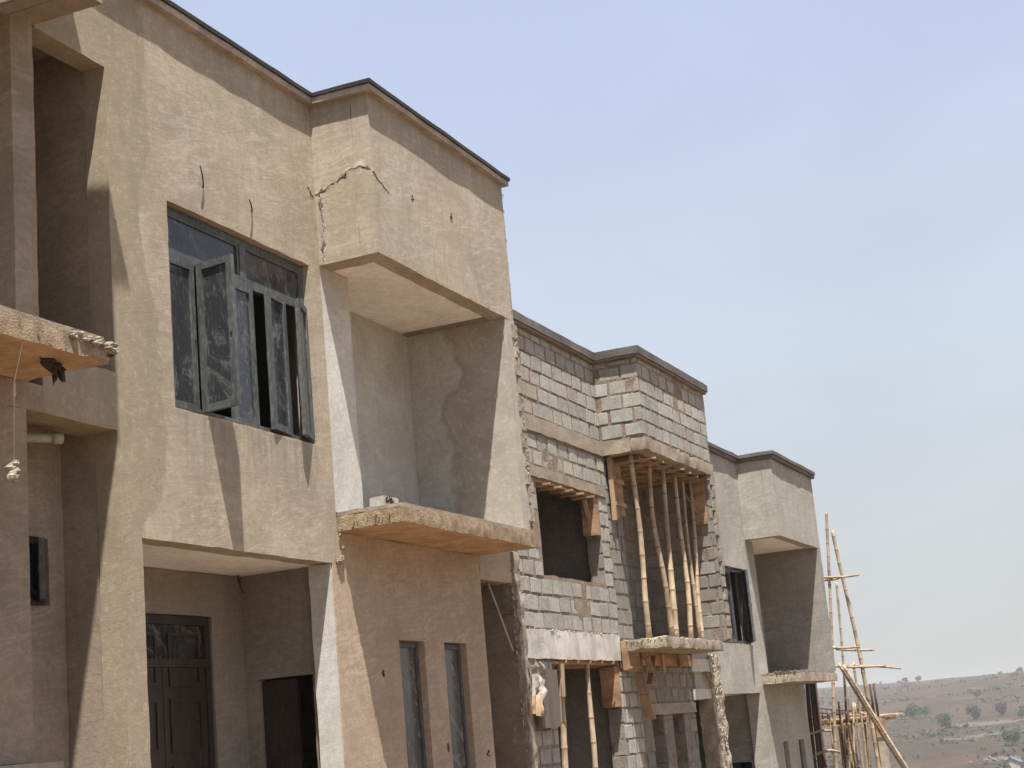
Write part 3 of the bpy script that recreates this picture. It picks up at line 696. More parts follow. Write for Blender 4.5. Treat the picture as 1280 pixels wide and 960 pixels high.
# ------------------------------------------------------------------ the blockwork house
def block_house():
    xc, R, bb, F, G = 2.887, .703, .520, .166, -.215
    h = empty('blockwork_house', W(xc,1.0,G)); tag(h, 'unplastered grey concrete block house with a bay propped on bamboo poles', 'house', 'row houses under construction')
    xl = 2.40; g0 = 2.2765; w = (2.529,2.840,.270,.437); p0,p1,pz = 2.524,2.862,.127
    th = .029; gr = xc+.432
    holes = [w, (p0,xc+.001,G-.01,pz), (g0-.001,xl,.20,.515), (g0-.001,xl,G-.01,.3115)]
    mb = MB(); UP(mb, 'y', g0, xc, 1.0, 1.0+th, G, R, holes, amp=.008, jit=.02); mb.build('mortar_bed', M['mortar'], h)
    mb = MB()
    blocks(mb, 'y', xl, xc+.003, 1.0, -1, .548, R-.002)
    blocks(mb, 'y', xl, xc+.003, 1.0, -1, .459, .518, phase=.3)
    blocks(mb, 'y', xl, xc, 1.0, -1, .178, .437, [(w[0]-.004,w[1]+.002,w[2]-.002,w[3]+.01)], phase=.6)
    blocks(mb, 'y', xl, p0-.0, 1.0, -1, G, .124, phase=.2); blocks(mb, 'y', p1, xc+.08, 1.0, -1, G, .11, phase=.7)
    mb.build('front_blockwork', M['block'], h)
    mb = MB()
    UR(mb, xl, xc, .996, 1.0, .519, .547, step=.12, jit=.012); UR(mb, w[0]-.03, w[1]+.042, .9965, 1.0, .4385, .4575, step=.12, jit=.012)
    mb.build('ring_beam', M['beam_concrete'], h)
    mb = MB(); UR(mb, 2.415, 2.868, .9945, 1.0, pz+.0008, .1755, step=.1, jit=.012); lumps_line(mb, [W(2.42,.995,.17),W(2.50,.995,.15),W(2.53,.995,.135)], 50, .015, (.10,.006,.08), 0, (1.3,.4,1)); lumps_line(mb, [W(2.42,.994,.176),W(2.868,.994,.176)], 60, .012, .012, 0, (1.4,.6,.8))
    mb.build('porch_lintel', M['pale_concrete'], h)
    # window reveals & room behind
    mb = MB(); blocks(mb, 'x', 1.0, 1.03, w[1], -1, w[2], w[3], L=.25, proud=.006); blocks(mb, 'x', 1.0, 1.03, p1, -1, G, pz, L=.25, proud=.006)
    mb.build('jamb_blockwork', M['shaded_block'], h)
    # loggia
    mb = MB()
    UP(mb, 'y', xc+.0005, xc+.081, 1.0, 1.0+th, F, bb, amp=.008); UP(mb, 'y', xc+.054, xc+.4225, 1.083, 1.11, F, bb+.02, step=.25); UP(mb, 'x', 1.0+th+.0005, 1.0825, xc+.054, xc+.0805, F, bb+.02, step=.25)
    UP(mb, 'x', .914, 1.11, xc+.425, xc+.455, F, bb, amp=.008); mb.build('loggia_mortar', M['mortar'], h)
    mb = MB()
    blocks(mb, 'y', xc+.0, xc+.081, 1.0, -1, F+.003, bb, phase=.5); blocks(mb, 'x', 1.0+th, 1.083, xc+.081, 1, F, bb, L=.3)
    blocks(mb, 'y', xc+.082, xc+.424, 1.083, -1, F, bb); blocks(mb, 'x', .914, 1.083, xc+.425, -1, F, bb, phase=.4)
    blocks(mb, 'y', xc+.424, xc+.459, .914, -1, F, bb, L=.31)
    mb.build('loggia_blockwork', M['shaded_block'], h)
    mb = MB()
    for k in range(13):
        z = F+.004+k*.0275
        UR(mb, xc+.438+.004*(k%2), xc+.463, .909, .97, z, z+.0225, step=.1, jit=.02)
    lumps_line(mb, [W(xc+.460,.915,F), W(xc+.459,.915,bb)], 150, .015, .025, 0)
    mb.build('toothed_block_end', M['rubble'], h)
    # bay
    mb = MB()
    UP(mb, 'y', xc, xc+.457, .911, .937, bb+.027, R, amp=.008, jit=.02); UP(mb, 'x', .9372, 1.0, xc, xc+.03, bb+.027, R, amp=.008); UP(mb, 'x', .9372, 1.11, xc+.427, xc+.457, bb+.027, R, amp=.008)
    mb.build('bay_mortar', M['mortar'], h)
    mb = MB(); blocks(mb, 'y', xc-.001, xc+.458, .911, -1, bb+.029, R-.001, phase=.3)
    blocks(mb, 'x', .9105, .998, xc, -1, bb+.029, R-.001, phase=.15); mb.build('bay_blockwork', M['block'], h)
    mb = MB(); UR(mb, xc-.003, xc+.46, .9075, .938, bb, bb+.0268, step=.1, jit=.016, rough=.02); UR(mb, xc-.003, xc+.033, .9382, .9958, bb, bb+.0268, step=.1, jit=.014); UR(mb, xc+.425, xc+.46, .9382, 1.08, bb, bb+.0268, step=.1, jit=.014)
    mb.build('bay_ring_beam', M['beam_concrete'], h)
    mb = MB(); UR(mb, xc+.034, xc+.424, .9385, 1.082, bb+.012, bb+.03, step=.3); mb.build('loggia_ceiling', M['raw_board'], h)
    # balcony slab, curling and ragged
    mb = MB(); UR(mb, xc-.012, xc+.378, .905, 1.0285, F-.022, F-.001, step=.09, jit=.024, rough=.02)
    lumps_line(mb, [W(xc-.012,.998,F-.005),W(xc-.01,.906,F-.004),W(xc+.378,.906,F-.006)], 60, .012, .02, 0, (1.5,1,.5))
    mb.build('balcony_slab', M['concrete'], h)
    # ground floor
    sl = ((3.026,3.098),(3.158,3.234)); sz = .0245
    mb = MB(); UP(mb, 'y', p1, gr, 1.0, 1.0+th, G, pz, [(a,b,G+.06,sz) for a,b in sl], amp=.008); UP(mb, 'y', xc+.0005, gr, 1.0, 1.0+th, pz+.0002, F-.0225)
    UP(mb, 'y', 3.0, 3.27, 1.10, 1.12, G, pz, step=.4); mb.build('ground_floor_mortar', M['mortar'], h)
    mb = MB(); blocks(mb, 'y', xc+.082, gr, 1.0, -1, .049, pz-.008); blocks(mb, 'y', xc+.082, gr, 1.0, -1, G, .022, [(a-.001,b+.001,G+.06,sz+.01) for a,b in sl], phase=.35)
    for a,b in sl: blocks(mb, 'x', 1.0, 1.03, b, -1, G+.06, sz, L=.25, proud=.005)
    mb.build('ground_floor_blockwork', M['shaded_block'], h)
    mb = MB(); UR(mb, xc+.1, gr, .9965, 1.0, .0255, .047, step=.12, jit=.012); mb.build('slit_lintel', M['beam_concrete'], h)
    # passage to the next house
    mb = MB(); UR(mb, gr+.0005, 3.478, .996, 1.03, .1105, .137, step=.1, jit=.012); UR(mb, gr+.0005, 3.478, .998, 1.03, .052, .0735, step=.1, jit=.012); mb.build('passage_lintel', M['pale_concrete'], h)
    mb = MB(); lumps_line(mb, [W(3.492,.9925,.14), W(3.494,.9925,.05), W(3.496,.9925,-.24)], 150, .034, (.22,.006,.3), 0, (1.3,.35,1.1)); UR(mb, 3.452, 3.534, .994, 1.03, -.27, .145, step=.07, jit=.045); mb.build('rough_column', M['concrete'], h)
    # porch interior, shell
    mb = MB()
    UP(mb, 'y', xl+.03, 2.89, 1.17, 1.19, G, F-.03, [(2.62,2.80,G-.01,.0)], step=.4); UP(mb, 'x', 1.03, 1.168, 2.875, 2.89, G, F-.03, step=.4)
    UP(mb, 'x', 1.0295, 2.0, xl, xl+.028, G, R-.02, step=.5); UP(mb, 'y', xl+.03, xc+.423, 1.981, 2.0, G-.1, R, step=.6)
    UP(mb, 'x', 1.1105, 2.0, xc+.423, xc+.455, F, R, step=.5); UP(mb, 'x', 1.0295, 2.0, xc+.423, xc+.455, G-.1, F-.0225, step=.5)
    UP(mb, 'x', 1.03, 1.26, 2.862, 2.885, F, R-.051, step=.4); UP(mb, 'y', xl+.03, xc+.05, 1.60, 1.62, F, R-.051, step=.4)
    mb.build('party_wall', M['shaded_room_block'], h)
    mb = MB(); blocks(mb, 'y', xl+.03, 2.87, 1.17, -1, G, F-.03, [(2.62,2.80,G-.01,.0)], proud=.008); blocks(mb, 'x', 1.031, 1.26, 2.862, -1, F, R-.052, proud=.008); mb.build('room_blockwork', M['shaded_room_block'], h)
    mb = MB(); xr = xc+.455
    UB(mb, xl+.0285, xr-.035, 1.0295, 1.98, F-.026, F-.003); UB(mb, xl+.0285, xr-.035, 1.112, 1.98, R-.05, R-.03); UB(mb, g0+.003, xc+.03, 1.0295, 1.1115, R-.03, R-.012); UB(mb, xc+.031, xr-.029, .9376, 1.1115, R-.03, R-.012)
    UB(mb, g0+.005, xr, 1.0298, 1.98, G-.06, G-.0005); UB(mb, xl-.11, xr, 1.0005, 1.985, G-.55, G-.1215); UB(mb, xl, xr, .985, 1.0292, G-.12, G-.001)
    mb.build('floor_slab', M['floor'], h)
    coping(h, [(g0+.001,1.0),(xc,1.0),(xc,.911),(xc+.457,.911),(xc+.457,1.6)], R, .004, .0155, .008, M['mortar'], M['grey_fascia'], .006)
    mb = MB(); lumps_line(mb, [W(2.41,.997,.70),W(2.41,.997,.2)], 120, .017, .03, 0, (1,.5,1.3)); mb.build('rough_mortar', M['rubble'], h)
    return h
H2 = block_house()

# ------------------------------------------------------------------ bamboo props
def prop(p0, p1, label, r=.05, bend=.05, group='bamboo props under the bay of the block house', mats=('bamboo','bamboo_node'), name='bamboo_prop', cat='bamboo pole'):
    mb = MB(); bamboo(mb, p0, p1, r, bend)
    o = mb.build(name, [M[mats[0]], M[mats[1]]]); tag(o, label, cat, group); return o
Yp = .95
for (xb, xt, lab, r, bd) in ((2.912,2.914,'bamboo prop standing alone at the left end of the propped balcony',.056,.05),
        (3.056,3.026,'bamboo prop leaning right, second from the left under the block bay',.056,.10),
        (3.080,3.113,'thickest bamboo prop under the block bay, its foot beside the leaning one',.066,.03),
        (3.182,3.190,'bamboo prop fourth from the left under the block bay, in the right-hand cluster',.054,.08),
        (3.245,3.250,'thin bamboo prop between two thicker ones near the right of the bay',.042,.04),
        (3.262,3.306,'rightmost bamboo prop under the block bay, next to the shuttering boards',.052,.04)):
    prop(W(xb,Yp,.1655), W(xt,Yp,.521), lab, r*.84, bd*.8)
for (xb, xt, y, lab, r) in ((2.560,2.571,1.004,'bamboo prop at the left side of the open block doorway',.06),(2.600,2.625,1.03,'thin dark bamboo prop behind the left doorway pole',.035),(2.700,2.706,1.004,'bamboo prop in the middle of the open block doorway',.055)):
    prop(W(xb,y,-.215), W(xt,y,.124), lab, r*.85, .04, 'bamboo props in the doorway of the block house')

# ------------------------------------------------------------------ shuttering left on the block house
def board(name, boxes, mats, label, cat='formwork', group=None):
    mb = MB()
    for b in boxes:
        if len(b) == 7: UR(mb, *b[:6], step=.3, jit=.008, mi=b[6])
        else: mb_beam = b; beam(mb, W(*b[0]), W(*b[1]), b[2], b[3], b[4])
    o = mb.build(name, [M[k] for k in mats]); tag(o, label, cat, group); return o
G_ = 'shuttering boards left on the block house'
OB = ('orange_board','raw_board','dark_board')
board('shuttering_board', [(2.902,2.932,.990,.9935,.402,.518,1),(2.934,2.966,.990,.9935,.408,.516,0),(2.900,2.968,.986,.9898,.47,.478,1),(2.90,2.968,.986,.9898,.425,.433,1),(2.897,2.901,.985,.9937,.395,.517,1)], OB, 'tall orange board panel fixed to the left of the propped opening', group=G_)
board('shuttering_board', [(3.3035,3.308,.921,.950,.415,.515,0),((3.300,.94,.44),(3.296,.975,.512),.05,.03,1),((3.300,.925,.512),(3.296,.99,.515),.05,.03,1)], OB, 'orange side board with a strut at the right end of the propped bay', group=G_)
board('plank_shuttering', [(2.93,3.30,.94,.955,.5115,.5165,0),(2.93,3.30,.965,.990,.5105,.5165,0),(2.93,3.30,1.0,1.03,.5115,.5165,1),(2.93,3.30,1.04,1.075,.5105,.5165,0)]
    +[((2.93+k*.062,.905+.004*(k%3),.5085),(2.93+k*.062,1.07,.5085),.05,.03,1) for k in range(7)], OB, 'plank decking with joist ends nailed under the block bay', group=G_)
board('plank_shuttering', [(2.535,2.836,1.002,1.026,.4315,.4365,0),(2.818,2.838,1.0,1.027,.362,.4312,0),((2.80,1.012,.428),(2.822,1.012,.375),.06,.03,1)]+[((2.56+k*.055,.985,.4285),(2.56+k*.055,1.03,.4285),.045,.03,1) for k in range(5)], OB, 'orange head boards and bracket in the empty upper window of the block house', group=G_)
board('plank_shuttering', [(2.527,2.858,1.002,1.028,.1205,.1262,0),(2.527,2.858,1.0305,1.06,.119,.1262,0),(2.838,2.859,1.0,1.03,.045,.118,0),((2.555,.992,.12),(2.548,.992,.065),.05,.02,1)]+[((2.575+k*.06,.990,.1285),(2.575+k*.06,.9935,.122),.02,.02,1) for k in range(5)], OB, 'orange head boards over the open doorway of the block house', group=G_)
board('shuttering_board', [(2.866,2.942,.984,.991,.108,.163,1),(2.866,2.942,.980,.9838,.112,.117,0),(2.8625,2.8655,.982,.9915,.11,.162,0)], OB, 'pale board box around the head of the pillar below the ragged slab', group=G_)
board('shuttering_board', [((2.932,.985,.105),(2.945,.985,.066),.17,.03,1),((2.947,.984,.064),(2.974,.984,.018),.16,.03,1)], OB, 'two short slipped planks hanging on the pillar beside the narrow windows', group=G_)
board('plank_shuttering', [(2.972,3.085,.988,.9938,.132,.143,0),(2.972,3.085,.988,.9938,.1195,.1315,1),(3.087,3.20,.988,.9938,.1195,.143,0),(3.202,3.314,.988,.9938,.121,.143,0),(3.08,3.094,.983,.9876,.105,.143,1),(3.195,3.208,.983,.9876,.118,.143,0),((2.985,.984,.085),(3.03,.984,.138),.09,.03,0),((2.985,.982,.135),(3.01,.982,.09),.08,.03,1)], OB, 'row of orange boards under the slab above the narrow block windows', group=G_)
board('plank_shuttering', [(3.325,3.47,1.0,1.028,.1045,.1100,0),(3.455,3.474,.998,1.027,.066,.104,0),((3.40,.992,.104),(3.45,.992,.078),.07,.03,1)], OB, 'orange boards and strut under the short pale lintel beside the rough column', group=G_)
o = board('weathered_board', [(2.422,2.458,.984,.9905,.016,.110,2),(2.46,2.484,.983,.9905,.014,.110,2),(2.486,2.507,.984,.9905,.017,.109,2)], OB, 'dark weathered plank panel hung on the block pier beside the doorway', 'board')
mb = MB()
def sackpt(i, j, back):
    u = i/14; v = j/18
    c = W(2.399, .9895, .126-.086*v); wd_ = .11+.09*math.sin(v*2.6+.4)-.06*v
    fold = .045*math.sin(u*11+v*3)+.03*math.sin(u*23-v*7)+.06*noise.noise(Vector((u*4,v*6,2)))
    edge = math.sin(math.pi*u)**.5
    return c+Vector((u*wd_*1.35+.05*math.sin(v*5)+.03*noise.noise(Vector((u*3,v*9,7))), -(.02+edge*(.085+fold)) if not back else .01, -.05*math.sin(u*3.1)-.03*noise.noise(Vector((u*5,v*2,9)))))
mb.grid(lambda i,j: sackpt(i,j,False), 14, 18, 0, True); mb.grid(lambda i,j: sackpt(i,j,True), 14, 18, 0)
for k_ in range(len(mb.f)):
    if sum(mb.v[q].z for q in mb.f[k_])/4 < W(0,0,.066).z: mb.mi[k_] = 1
tag(mb.build('sack', [M['cloth'], M['raw_board']]), 'crumpled pale sack stuffed in the corner beside the dark weathered board', 'sack')
mb = MB(); mb.tube([W(2.317,1.012,.246), W(2.34,1.006,.195), W(2.366,1.0,.139)], .016, 8)
tag(mb.build('plastic_pipe', M['pvc']), 'thin pale pipe hanging slantwise in the dark passage beside the narrow windows', 'pipe')
mb = MB(); a, b = W(1.232,1.072,.340), W(1.306,1.030,.341); mb.tube([a,b], .042, 12); mb.tube([b.lerp(a,.12), b+(b-a).normalized()*.01], .049, 12)
tag(mb.build('plastic_pipe', M['pvc']), 'short thick grey-green pipe lying under the lintel of the left recess', 'pipe')
# plumb line
t = empty('plumb_line', W(1.096,.915,.258)); tag(t, 'stone bundle hanging on a string from the chipped left balcony slab', 'plumb line')
mb = MB(); mb.tube([W(1.099,.904,.3835), W(1.0985,.915,.345), W(1.096,.915,.272)], .004, 5); mb.build('string', M['string'], t)
mb = MB(); [mb.lump(W(1.0985,.915,.343-k*.004), .022, 0, (.7,.7,1.3)) for k in range(3)]; mb.build('knot', M['cloth'], t)
mb = MB(); [mb.lump(W(1.0955+rnd.uniform(-.003,.003),.915+rnd.uniform(-.002,.002),.272-k*.0036), .034+.004*k*(k<4), 0, (1,1,.9)) for k in range(5)]; mb.build('stone_bundle', M['rubble'], t)
# balcony odds and ends
mb = MB(); rbox(mb, 1.868*S,1.868*S+.36,.955*S,.955*S+.18,.3115*S+EYE,.3115*S+EYE+.16,jit=.02)
for q in range(6): mb.lump(W(1.868,.953,.323)+Vector((rnd.uniform(.05,.2),0,rnd.uniform(-.05,.05))), .035, 1, (1,.5,1))
tag(mb.build('concrete_block', [M['recess_render'], M['door']]), 'grey hollow block lying on the balcony of the tan house', 'block')
# broken tip of the left slab
mb = MB(); lumps_line(mb, [W(1.165,.906,.400),W(1.195,.905,.398),W(1.222,.905,.398)], 34, .045, .040, 0, (1.4,.9,.5)); lumps_line(mb, [W(1.219,.905,.399),W(1.219,.93,.397)], 16, .055, .03, 0, (1,1.4,.6))
for k in range(4): mb.tube([W(1.15+.02*k,.91,.384), W(1.185+.015*k,.905,.389+.004*(k%2)), W(1.226-.004*k,.902,.397-.003*k)], .011, 6, 1)
mb.build('broken_tip', [M['rubble'], M['black_steel']], H0)
mb = MB()
def ragpt(i, j, k): 
    u = i/10; v = j/8
    w_ = .24*(1-.55*v)*(1+.5*noise.noise(Vector((v*5,1,k))))
    return W(1.166+.012*v, .93, .3815)+Vector(((u-.45)*w_+.05*noise.noise(Vector((u*4,v*4,3))), .035*math.sin(u*9+v*4)+(.012 if k else 0), -v*(.13+.12*noise.noise(Vector((u*6,2,5))))))
mb.grid(lambda i,j: ragpt(i,j,0), 10, 8, 0, True); mb.grid(lambda i,j: ragpt(i,j,1), 10, 8, 0)
tag(mb.build('rag', M['dark_rag']), 'dark torn rag hanging under the chipped left balcony slab', 'rag')

# ------------------------------------------------------------------ bamboo scaffold at the far end
t = empty('bamboo_scaffold', W(4.7,.93,-.35)); tag(t, 'tall lashed bamboo scaffold standing beside the end wall of the grey house', 'scaffold')
XS = 4.7
def spole(a, b, r=.05, bend=.06, nm='pole', mt=('bamboo','bamboo_node')):
    r *= .86; mb = MB(); bamboo(mb, W(*a), W(*b), r, bend); return mb.build(nm, [M[mt[0]], M[mt[1]]], t)
spole((XS,1.038,-.475),(XS,.948,.576),.052,.05)
spole((XS+.02,.882,-.475),(XS,.938,.520),.062,.10)
spole((XS+.12,1.005,-.475),(XS+.10,.966,.375),.045,.06)
spole((XS+.16,.965,-.475),(XS+.14,.955,.14),.045,.05)
spole((XS+.25,1.0,-.475),(XS+.23,.985,.02),.042,.05)
spole((XS+.2,1.03,-.475),(XS+.18,1.022,.03),.045,.06,'pole',('dark_pole','bamboo_node')); spole((XS+.05,1.022,-.475),(XS+.06,.972,.10),.04,.06,'pole',('dark_pole','bamboo_node'))
for (y0,z0,y1,z1,dx) in ((.985,.380,.933,.3815,.012),(.990,.386,.874,.3805,-.014),(1.016,.185,.900,.1765,-.014),(.975,.178,.865,.1645,.012),(.995,.131,.835,.1155,-.014),(.95,.127,.797,.104,.013)):
    spole((XS+dx,y0,z0),(XS+dx,y1,z1),.034,.03,'ledger',('bamboo_grey','bamboo_node'))
spole((XS-.06,.958,.133),(XS-.055,.674,-.46),.042,.04,'brace'); spole((XS-.07,.944,.128),(XS-.075,.668,-.458),.04,.04,'brace')
for k in range(9):
    yy = rnd.uniform(.955,1.045); spole((XS+rnd.uniform(.05,.4),yy,-.475),(XS+rnd.uniform(.05,.4),yy+rnd.uniform(-.05,.03),rnd.uniform(-.06,.05)),rnd.uniform(.03,.045),.06,'pole',rnd.choice((('dark_pole','bamboo_node'),('bamboo_grey','bamboo_node'))))
mb = MB()
for (y,z) in ((.957,.381),(.975,.182),(.98,.129),(.928,.380),(.912,.177),(.902,.119),(.93,.120)):
    mb.tube([W(XS-.012,y-.004,z-.004),W(XS-.012,y+.004,z+.004),W(XS+.012,y+.004,z+.002),W(XS+.012,y-.004,z-.003)], .02, 6)
mb.build('lashing', M['string'], t)
GL = 'poles stacked against the grey house'
for (yb, yt, r, bd, lab, mt) in ((1.047,1.036,.075,.03,'dark round pole stacked closest to the grey house wall','dark_pole'),(1.030,1.022,.06,.05,'dark pole second from the wall in the stacked bundle','dark_pole'),
        (1.012,1.010,.07,.04,'dark pole third from the wall, in the middle of the stacked bundle','dark_pole'),(.998,1.000,.06,.05,'dark outermost pole of the bundle stacked below the grey balcony','dark_pole')):
    mb = MB(); mb.tube([W(4.5,yb,-.475), W(4.5,(yb+yt)/2,-.13)+Vector((0,bd,0)), W(4.49,yt,.092)], [r,r*.92,r*.8], 8)
    tag(mb.build('timber_pole', M[mt]), lab, 'pole', GL)
for (y0,z0,y1,z1,lab) in ((1.06,-.070,.965,-.050,'upper pale bent stick tied across the dark pole bundle'),(1.03,-.118,.950,-.108,'lower pale bent stick tied across the dark pole bundle')):
    mb = MB(); a, b = W(4.47,y0,z0), W(4.47,y1,z1); mb.tube([a, a.lerp(b,.3)+Vector((0,0,.09)), a.lerp(b,.7)+Vector((0,0,.09)), b], .032, 7)
    tag(mb.build('bent_stick', M['bamboo_grey']), lab, 'stick', 'sticks tied across the pole bundle')

# ------------------------------------------------------------------ half-built deck beyond the scaffold
t = empty('unfinished_deck', W(7.2,1.5,-.6)); tag(t, 'half built slab on props with timber shuttering and bare rebar behind the scaffold', 'building site')
mb = MB(); UR(mb, 6.95, 7.7, 1.315, 2.0, -.043, -.032, step=.3, jit=.05); mb.build('deck', M['raw_board'], t)
mb = MB()
for k in range(26):
    y = 1.318+k*.025; beam(mb, W(6.90,y,-.050-rnd.uniform(0,.008)), W(7.5,y+.01,-.050), .1, .06)
for k in range(16):
    y = 1.32+rnd.uniform(0,.4); beam(mb, W(6.93,y,-.03+rnd.uniform(0,.02)), W(6.94+rnd.uniform(0,.1),y+rnd.uniform(-.1,.1),-.03+rnd.uniform(0,.02)), .14, .04)
mb.build('shuttering', M['raw_board'], t)
mb = MB()
for k in range(22):
    y = 1.345+k*.022; mb.tube([W(7.0,y,-.03), W(7.0,y+.002,.012+.006*math.sin(k))], .025, 5)
for q in range(4): mb.tube([W(7.0,1.32+i*.05,-.012+.008*q+.012*math.sin(i*.9+q)) for i in range(11)], .025, 5)
for (y) in (1.322,1.306): mb.tube([W(7.0,y,-.034), W(7.0,y+.002,.104)], .045, 5)
mb.build('rebar', M['black_steel'], t)
mb = MB()
for k in range(18):
    y = 1.325+k*.03+rnd.uniform(-.006,.006); bamboo(mb, W(7.0+rnd.uniform(0,.4),y,-.76), W(7.0+rnd.uniform(0,.3),y+rnd.uniform(-.008,.008),-.045), .06, .05, .6)
mb.build('prop', [M['bamboo_grey'], M['bamboo_node']], t)
mb = MB(); UR(mb, 6.97, 7.03, 1.286, 1.318, -.12, -.045, step=.3); UR(mb, 6.94, 6.99, 1.42, 1.452, -.13, -.05, step=.3); mb.build('column_form', M['orange_board'], t)
mb = MB(); UR(mb, 6.975, 7.025, 1.288, 1.316, -.76, -.1205, step=.4); UR(mb, 6.945, 6.985, 1.424, 1.450, -.76, -.1305, step=.4); mb.build('column', M['concrete'], t)

# ------------------------------------------------------------------ terrain
PROF = [(-4000,2.0),(-60,1.0),(0,0),(18,-.05),(26,-1.0),(38,-2.1),(50,-3.6),(75,-6),(120,-11),(200,-19),(330,-26),(500,-29),(640,-27),(800,-22),(1000,-11),(1200,0),(1450,13),(1700,23),(1900,27.5),(2300,28),(4500,30)]
def prof(d):
    for (a,za),(b,zb) in zip(PROF[:-1], PROF[1:]):
        if a <= d <= b:
            f = (d-a)/(b-a); return za+(zb-za)*f
    return PROF[-1][1]
def terrain(x, y):
    r = math.hypot(x, y)
    fwd = x if x < 60 else 60+(r-60)*max(0, x/r)*1.0 if r > 60 else x
    z = prof(fwd)
    p = Vector((x*.004, y*.004, .3))
    k = min(1, max(0, (r-80)/300))
    z += k*(5*noise.noise(p)+3.0*noise.noise(p*2.7)+1.2*noise.noise(p*7)+.5*noise.noise(p*19))
    z += .06*noise.noise(Vector((x*.3,y*.3,2)))
    # nearer spur on the left of the valley
    dx, dy = x-330, y-72
    z += 15*math.exp(-(dx*dx/(95**2)+dy*dy/(34**2)))
    return z
mb = MB()
rs = [0]; r = 1.5
while r < 3000: rs.append(r); r *= 1.045 if 250 < r < 2200 else 1.10
rs.append(3000)
azs = []; a = -180.0
while a < 180: azs.append(a); a += .18 if 1 <= a < 15 else 4.0 if (a < -20 or a >= 40) else 1.0
na = len(azs)
mb.v.append(Vector((0,0,terrain(0.01,0))))
for r in rs[1:]:
    for a in azs:
        x, y = r*math.cos(R_(a)), r*math.sin(R_(a)); mb.v.append(Vector((x,y,terrain(x,y))))
for i in range(na): mb._face([0, 1+i, 1+(i+1)%na], 0, True)
for j in range(len(rs)-2):
    for i in range(na):
        b0 = 1+j*na; mb._face([b0+i, b0+na+i, b0+na+(i+1)%na, b0+(i+1)%na], 0, True)
zmin = min(v.z for v in mb.v); zmax = max(v.z for v in mb.v)
tag(mb.build('ground', M['ground'], loc=Vector((0,0,0))), kind='structure')

def cast(az, el, r0=200):
    """where a line of sight meets the terrain"""
    ca, sa, te = math.cos(R_(az)), math.sin(R_(az)), math.tan(R_(el)); r = r0
    while r < 2900:
        if terrain(r*ca, r*sa) >= EYE+r*te: break
        r += 3
    return Vector((r*ca, r*sa, terrain(r*ca, r*sa))), r

def ribbon(name, line, w, m):
    mb = MB(); L = []
    for (az, el) in line: L.append(cast(az, el)[0])
    P = []
    for p, q in zip(L[:-1], L[1:]):
        for k in range(12): P.append(p.lerp(q, k/12))
    P.append(L[-1])
    nn = len(P)
    def pt(i, j):
        t = (P[min(i+1,nn-1)]-P[max(i-1,0)]); s_ = Vector((-t.y, t.x, 0)).normalized()
        q = P[i]+s_*(j-2)*w/4*(1+.4*noise.noise(P[i]*.05)); return Vector((q.x, q.y, terrain(q.x,q.y)+.45))
    mb.grid(lambda i,j: pt(i,j), nn-1, 4, 0)
    return tag(mb.build(name, m), kind='structure')
ribbon('dirt_track', [(8.2,-.86),(7.6,-.82),(7.0,-.84),(6.4,-.80),(5.6,-.86),(4.6,-.84)], 30, M['track'])
ribbon('dirt_path', [(8.8,-1.25),(7.9,-1.3),(7.0,-1.18),(6.2,-1.22),(5.2,-1.12)], 12, M['track'])

def leafy(mb, c, rx, rz, n, size, seed=0):
    """leaf-clump quads scattered through several lobes"""
    lob = [(c+Vector((rnd.uniform(-.42,.42)*rx, rnd.uniform(-.42,.42)*rx, rnd.uniform(-.45,.45)*rz)), rnd.uniform(.45,.75)) for _ in range(7)]
    for _ in range(n):
        q, k = rnd.choice(lob)
        d = Vector((rnd.gauss(0,1), rnd.gauss(0,1), rnd.gauss(0,1))).normalized()*(rnd.random()**.4)
        p = q+Vector((d.x*rx*k, d.y*rx*k, d.z*rz*k))
        u = Vector((rnd.gauss(0,1), rnd.gauss(0,1), rnd.gauss(0,1))).normalized(); w = u.cross(Vector((rnd.gauss(0,1),rnd.gauss(0,1),rnd.gauss(0,1)))).normalized()
        s_ = size*rnd.uniform(.6,1.3); b = len(mb.v)
        mb.v += [p-u*s_-w*s_*.6, p+u*s_-w*s_*.5, p+u*s_*.8+w*s_*.6, p-u*s_*.7+w*s_*.6]; mb._face([b,b+1,b+2,b+3])
def tree(az, el, hgt, label, spread=.55, r0=300, on_ridge=None):
    if on_ridge:
        r = on_ridge; x, y = r*math.cos(R_(az)), r*math.sin(R_(az)); base = Vector((x,y,terrain(x,y)))
    else: base, r = cast(az, el, r0)
    t = empty('tree', base); tag(t, label, 'tree', 'scattered trees on the far hillside')
    mb = MB(); top = base+Vector((rnd.uniform(-.2,.2)*hgt*.3, 0, hgt*.55)); mb.tube([base-Vector((0,0,.5)), base.lerp(top,.5)+Vector((.1,.1,0)), top], [hgt*.05, hgt*.04, hgt*.025], 6)
    for k in range(3):
        e = top+Vector((rnd.uniform(-.3,.3)*hgt, rnd.uniform(-.3,.3)*hgt, rnd.uniform(.0,.2)*hgt)); mb.tube([base.lerp(top,.6), e], [hgt*.025, hgt*.01], 5)
    mb.build('trunk', M['bark'], t)
    mb = MB(); leafy(mb, base+Vector((0,0,hgt*.56)), hgt*spread, hgt*.46, 650, hgt*.07); mb.build('crown', M['leaf'], t)
    return t
tree(8.39,-.88,8.6,'round green tree standing just left of the pale dirt track')
tree(7.43,-.70,9.5,'broad dark green tree above the left part of the pale track')
tree(6.53,-.64,8.8,'upright dark green tree above the middle of the pale dirt track',.45)
tree(6.33,-1.62,7.5,'low wide green tree below the dirt track near the right edge',.7)
tree(5.90,-.74,5.0,'small green tree at the right edge level with the dirt track')
tree(9.42,-.46,9.5,'tallest tree in the dark clump left of the dirt track',.6)
tree(9.80,-.44,6.5,'low bushy tree at the left end of the dark clump',.9)
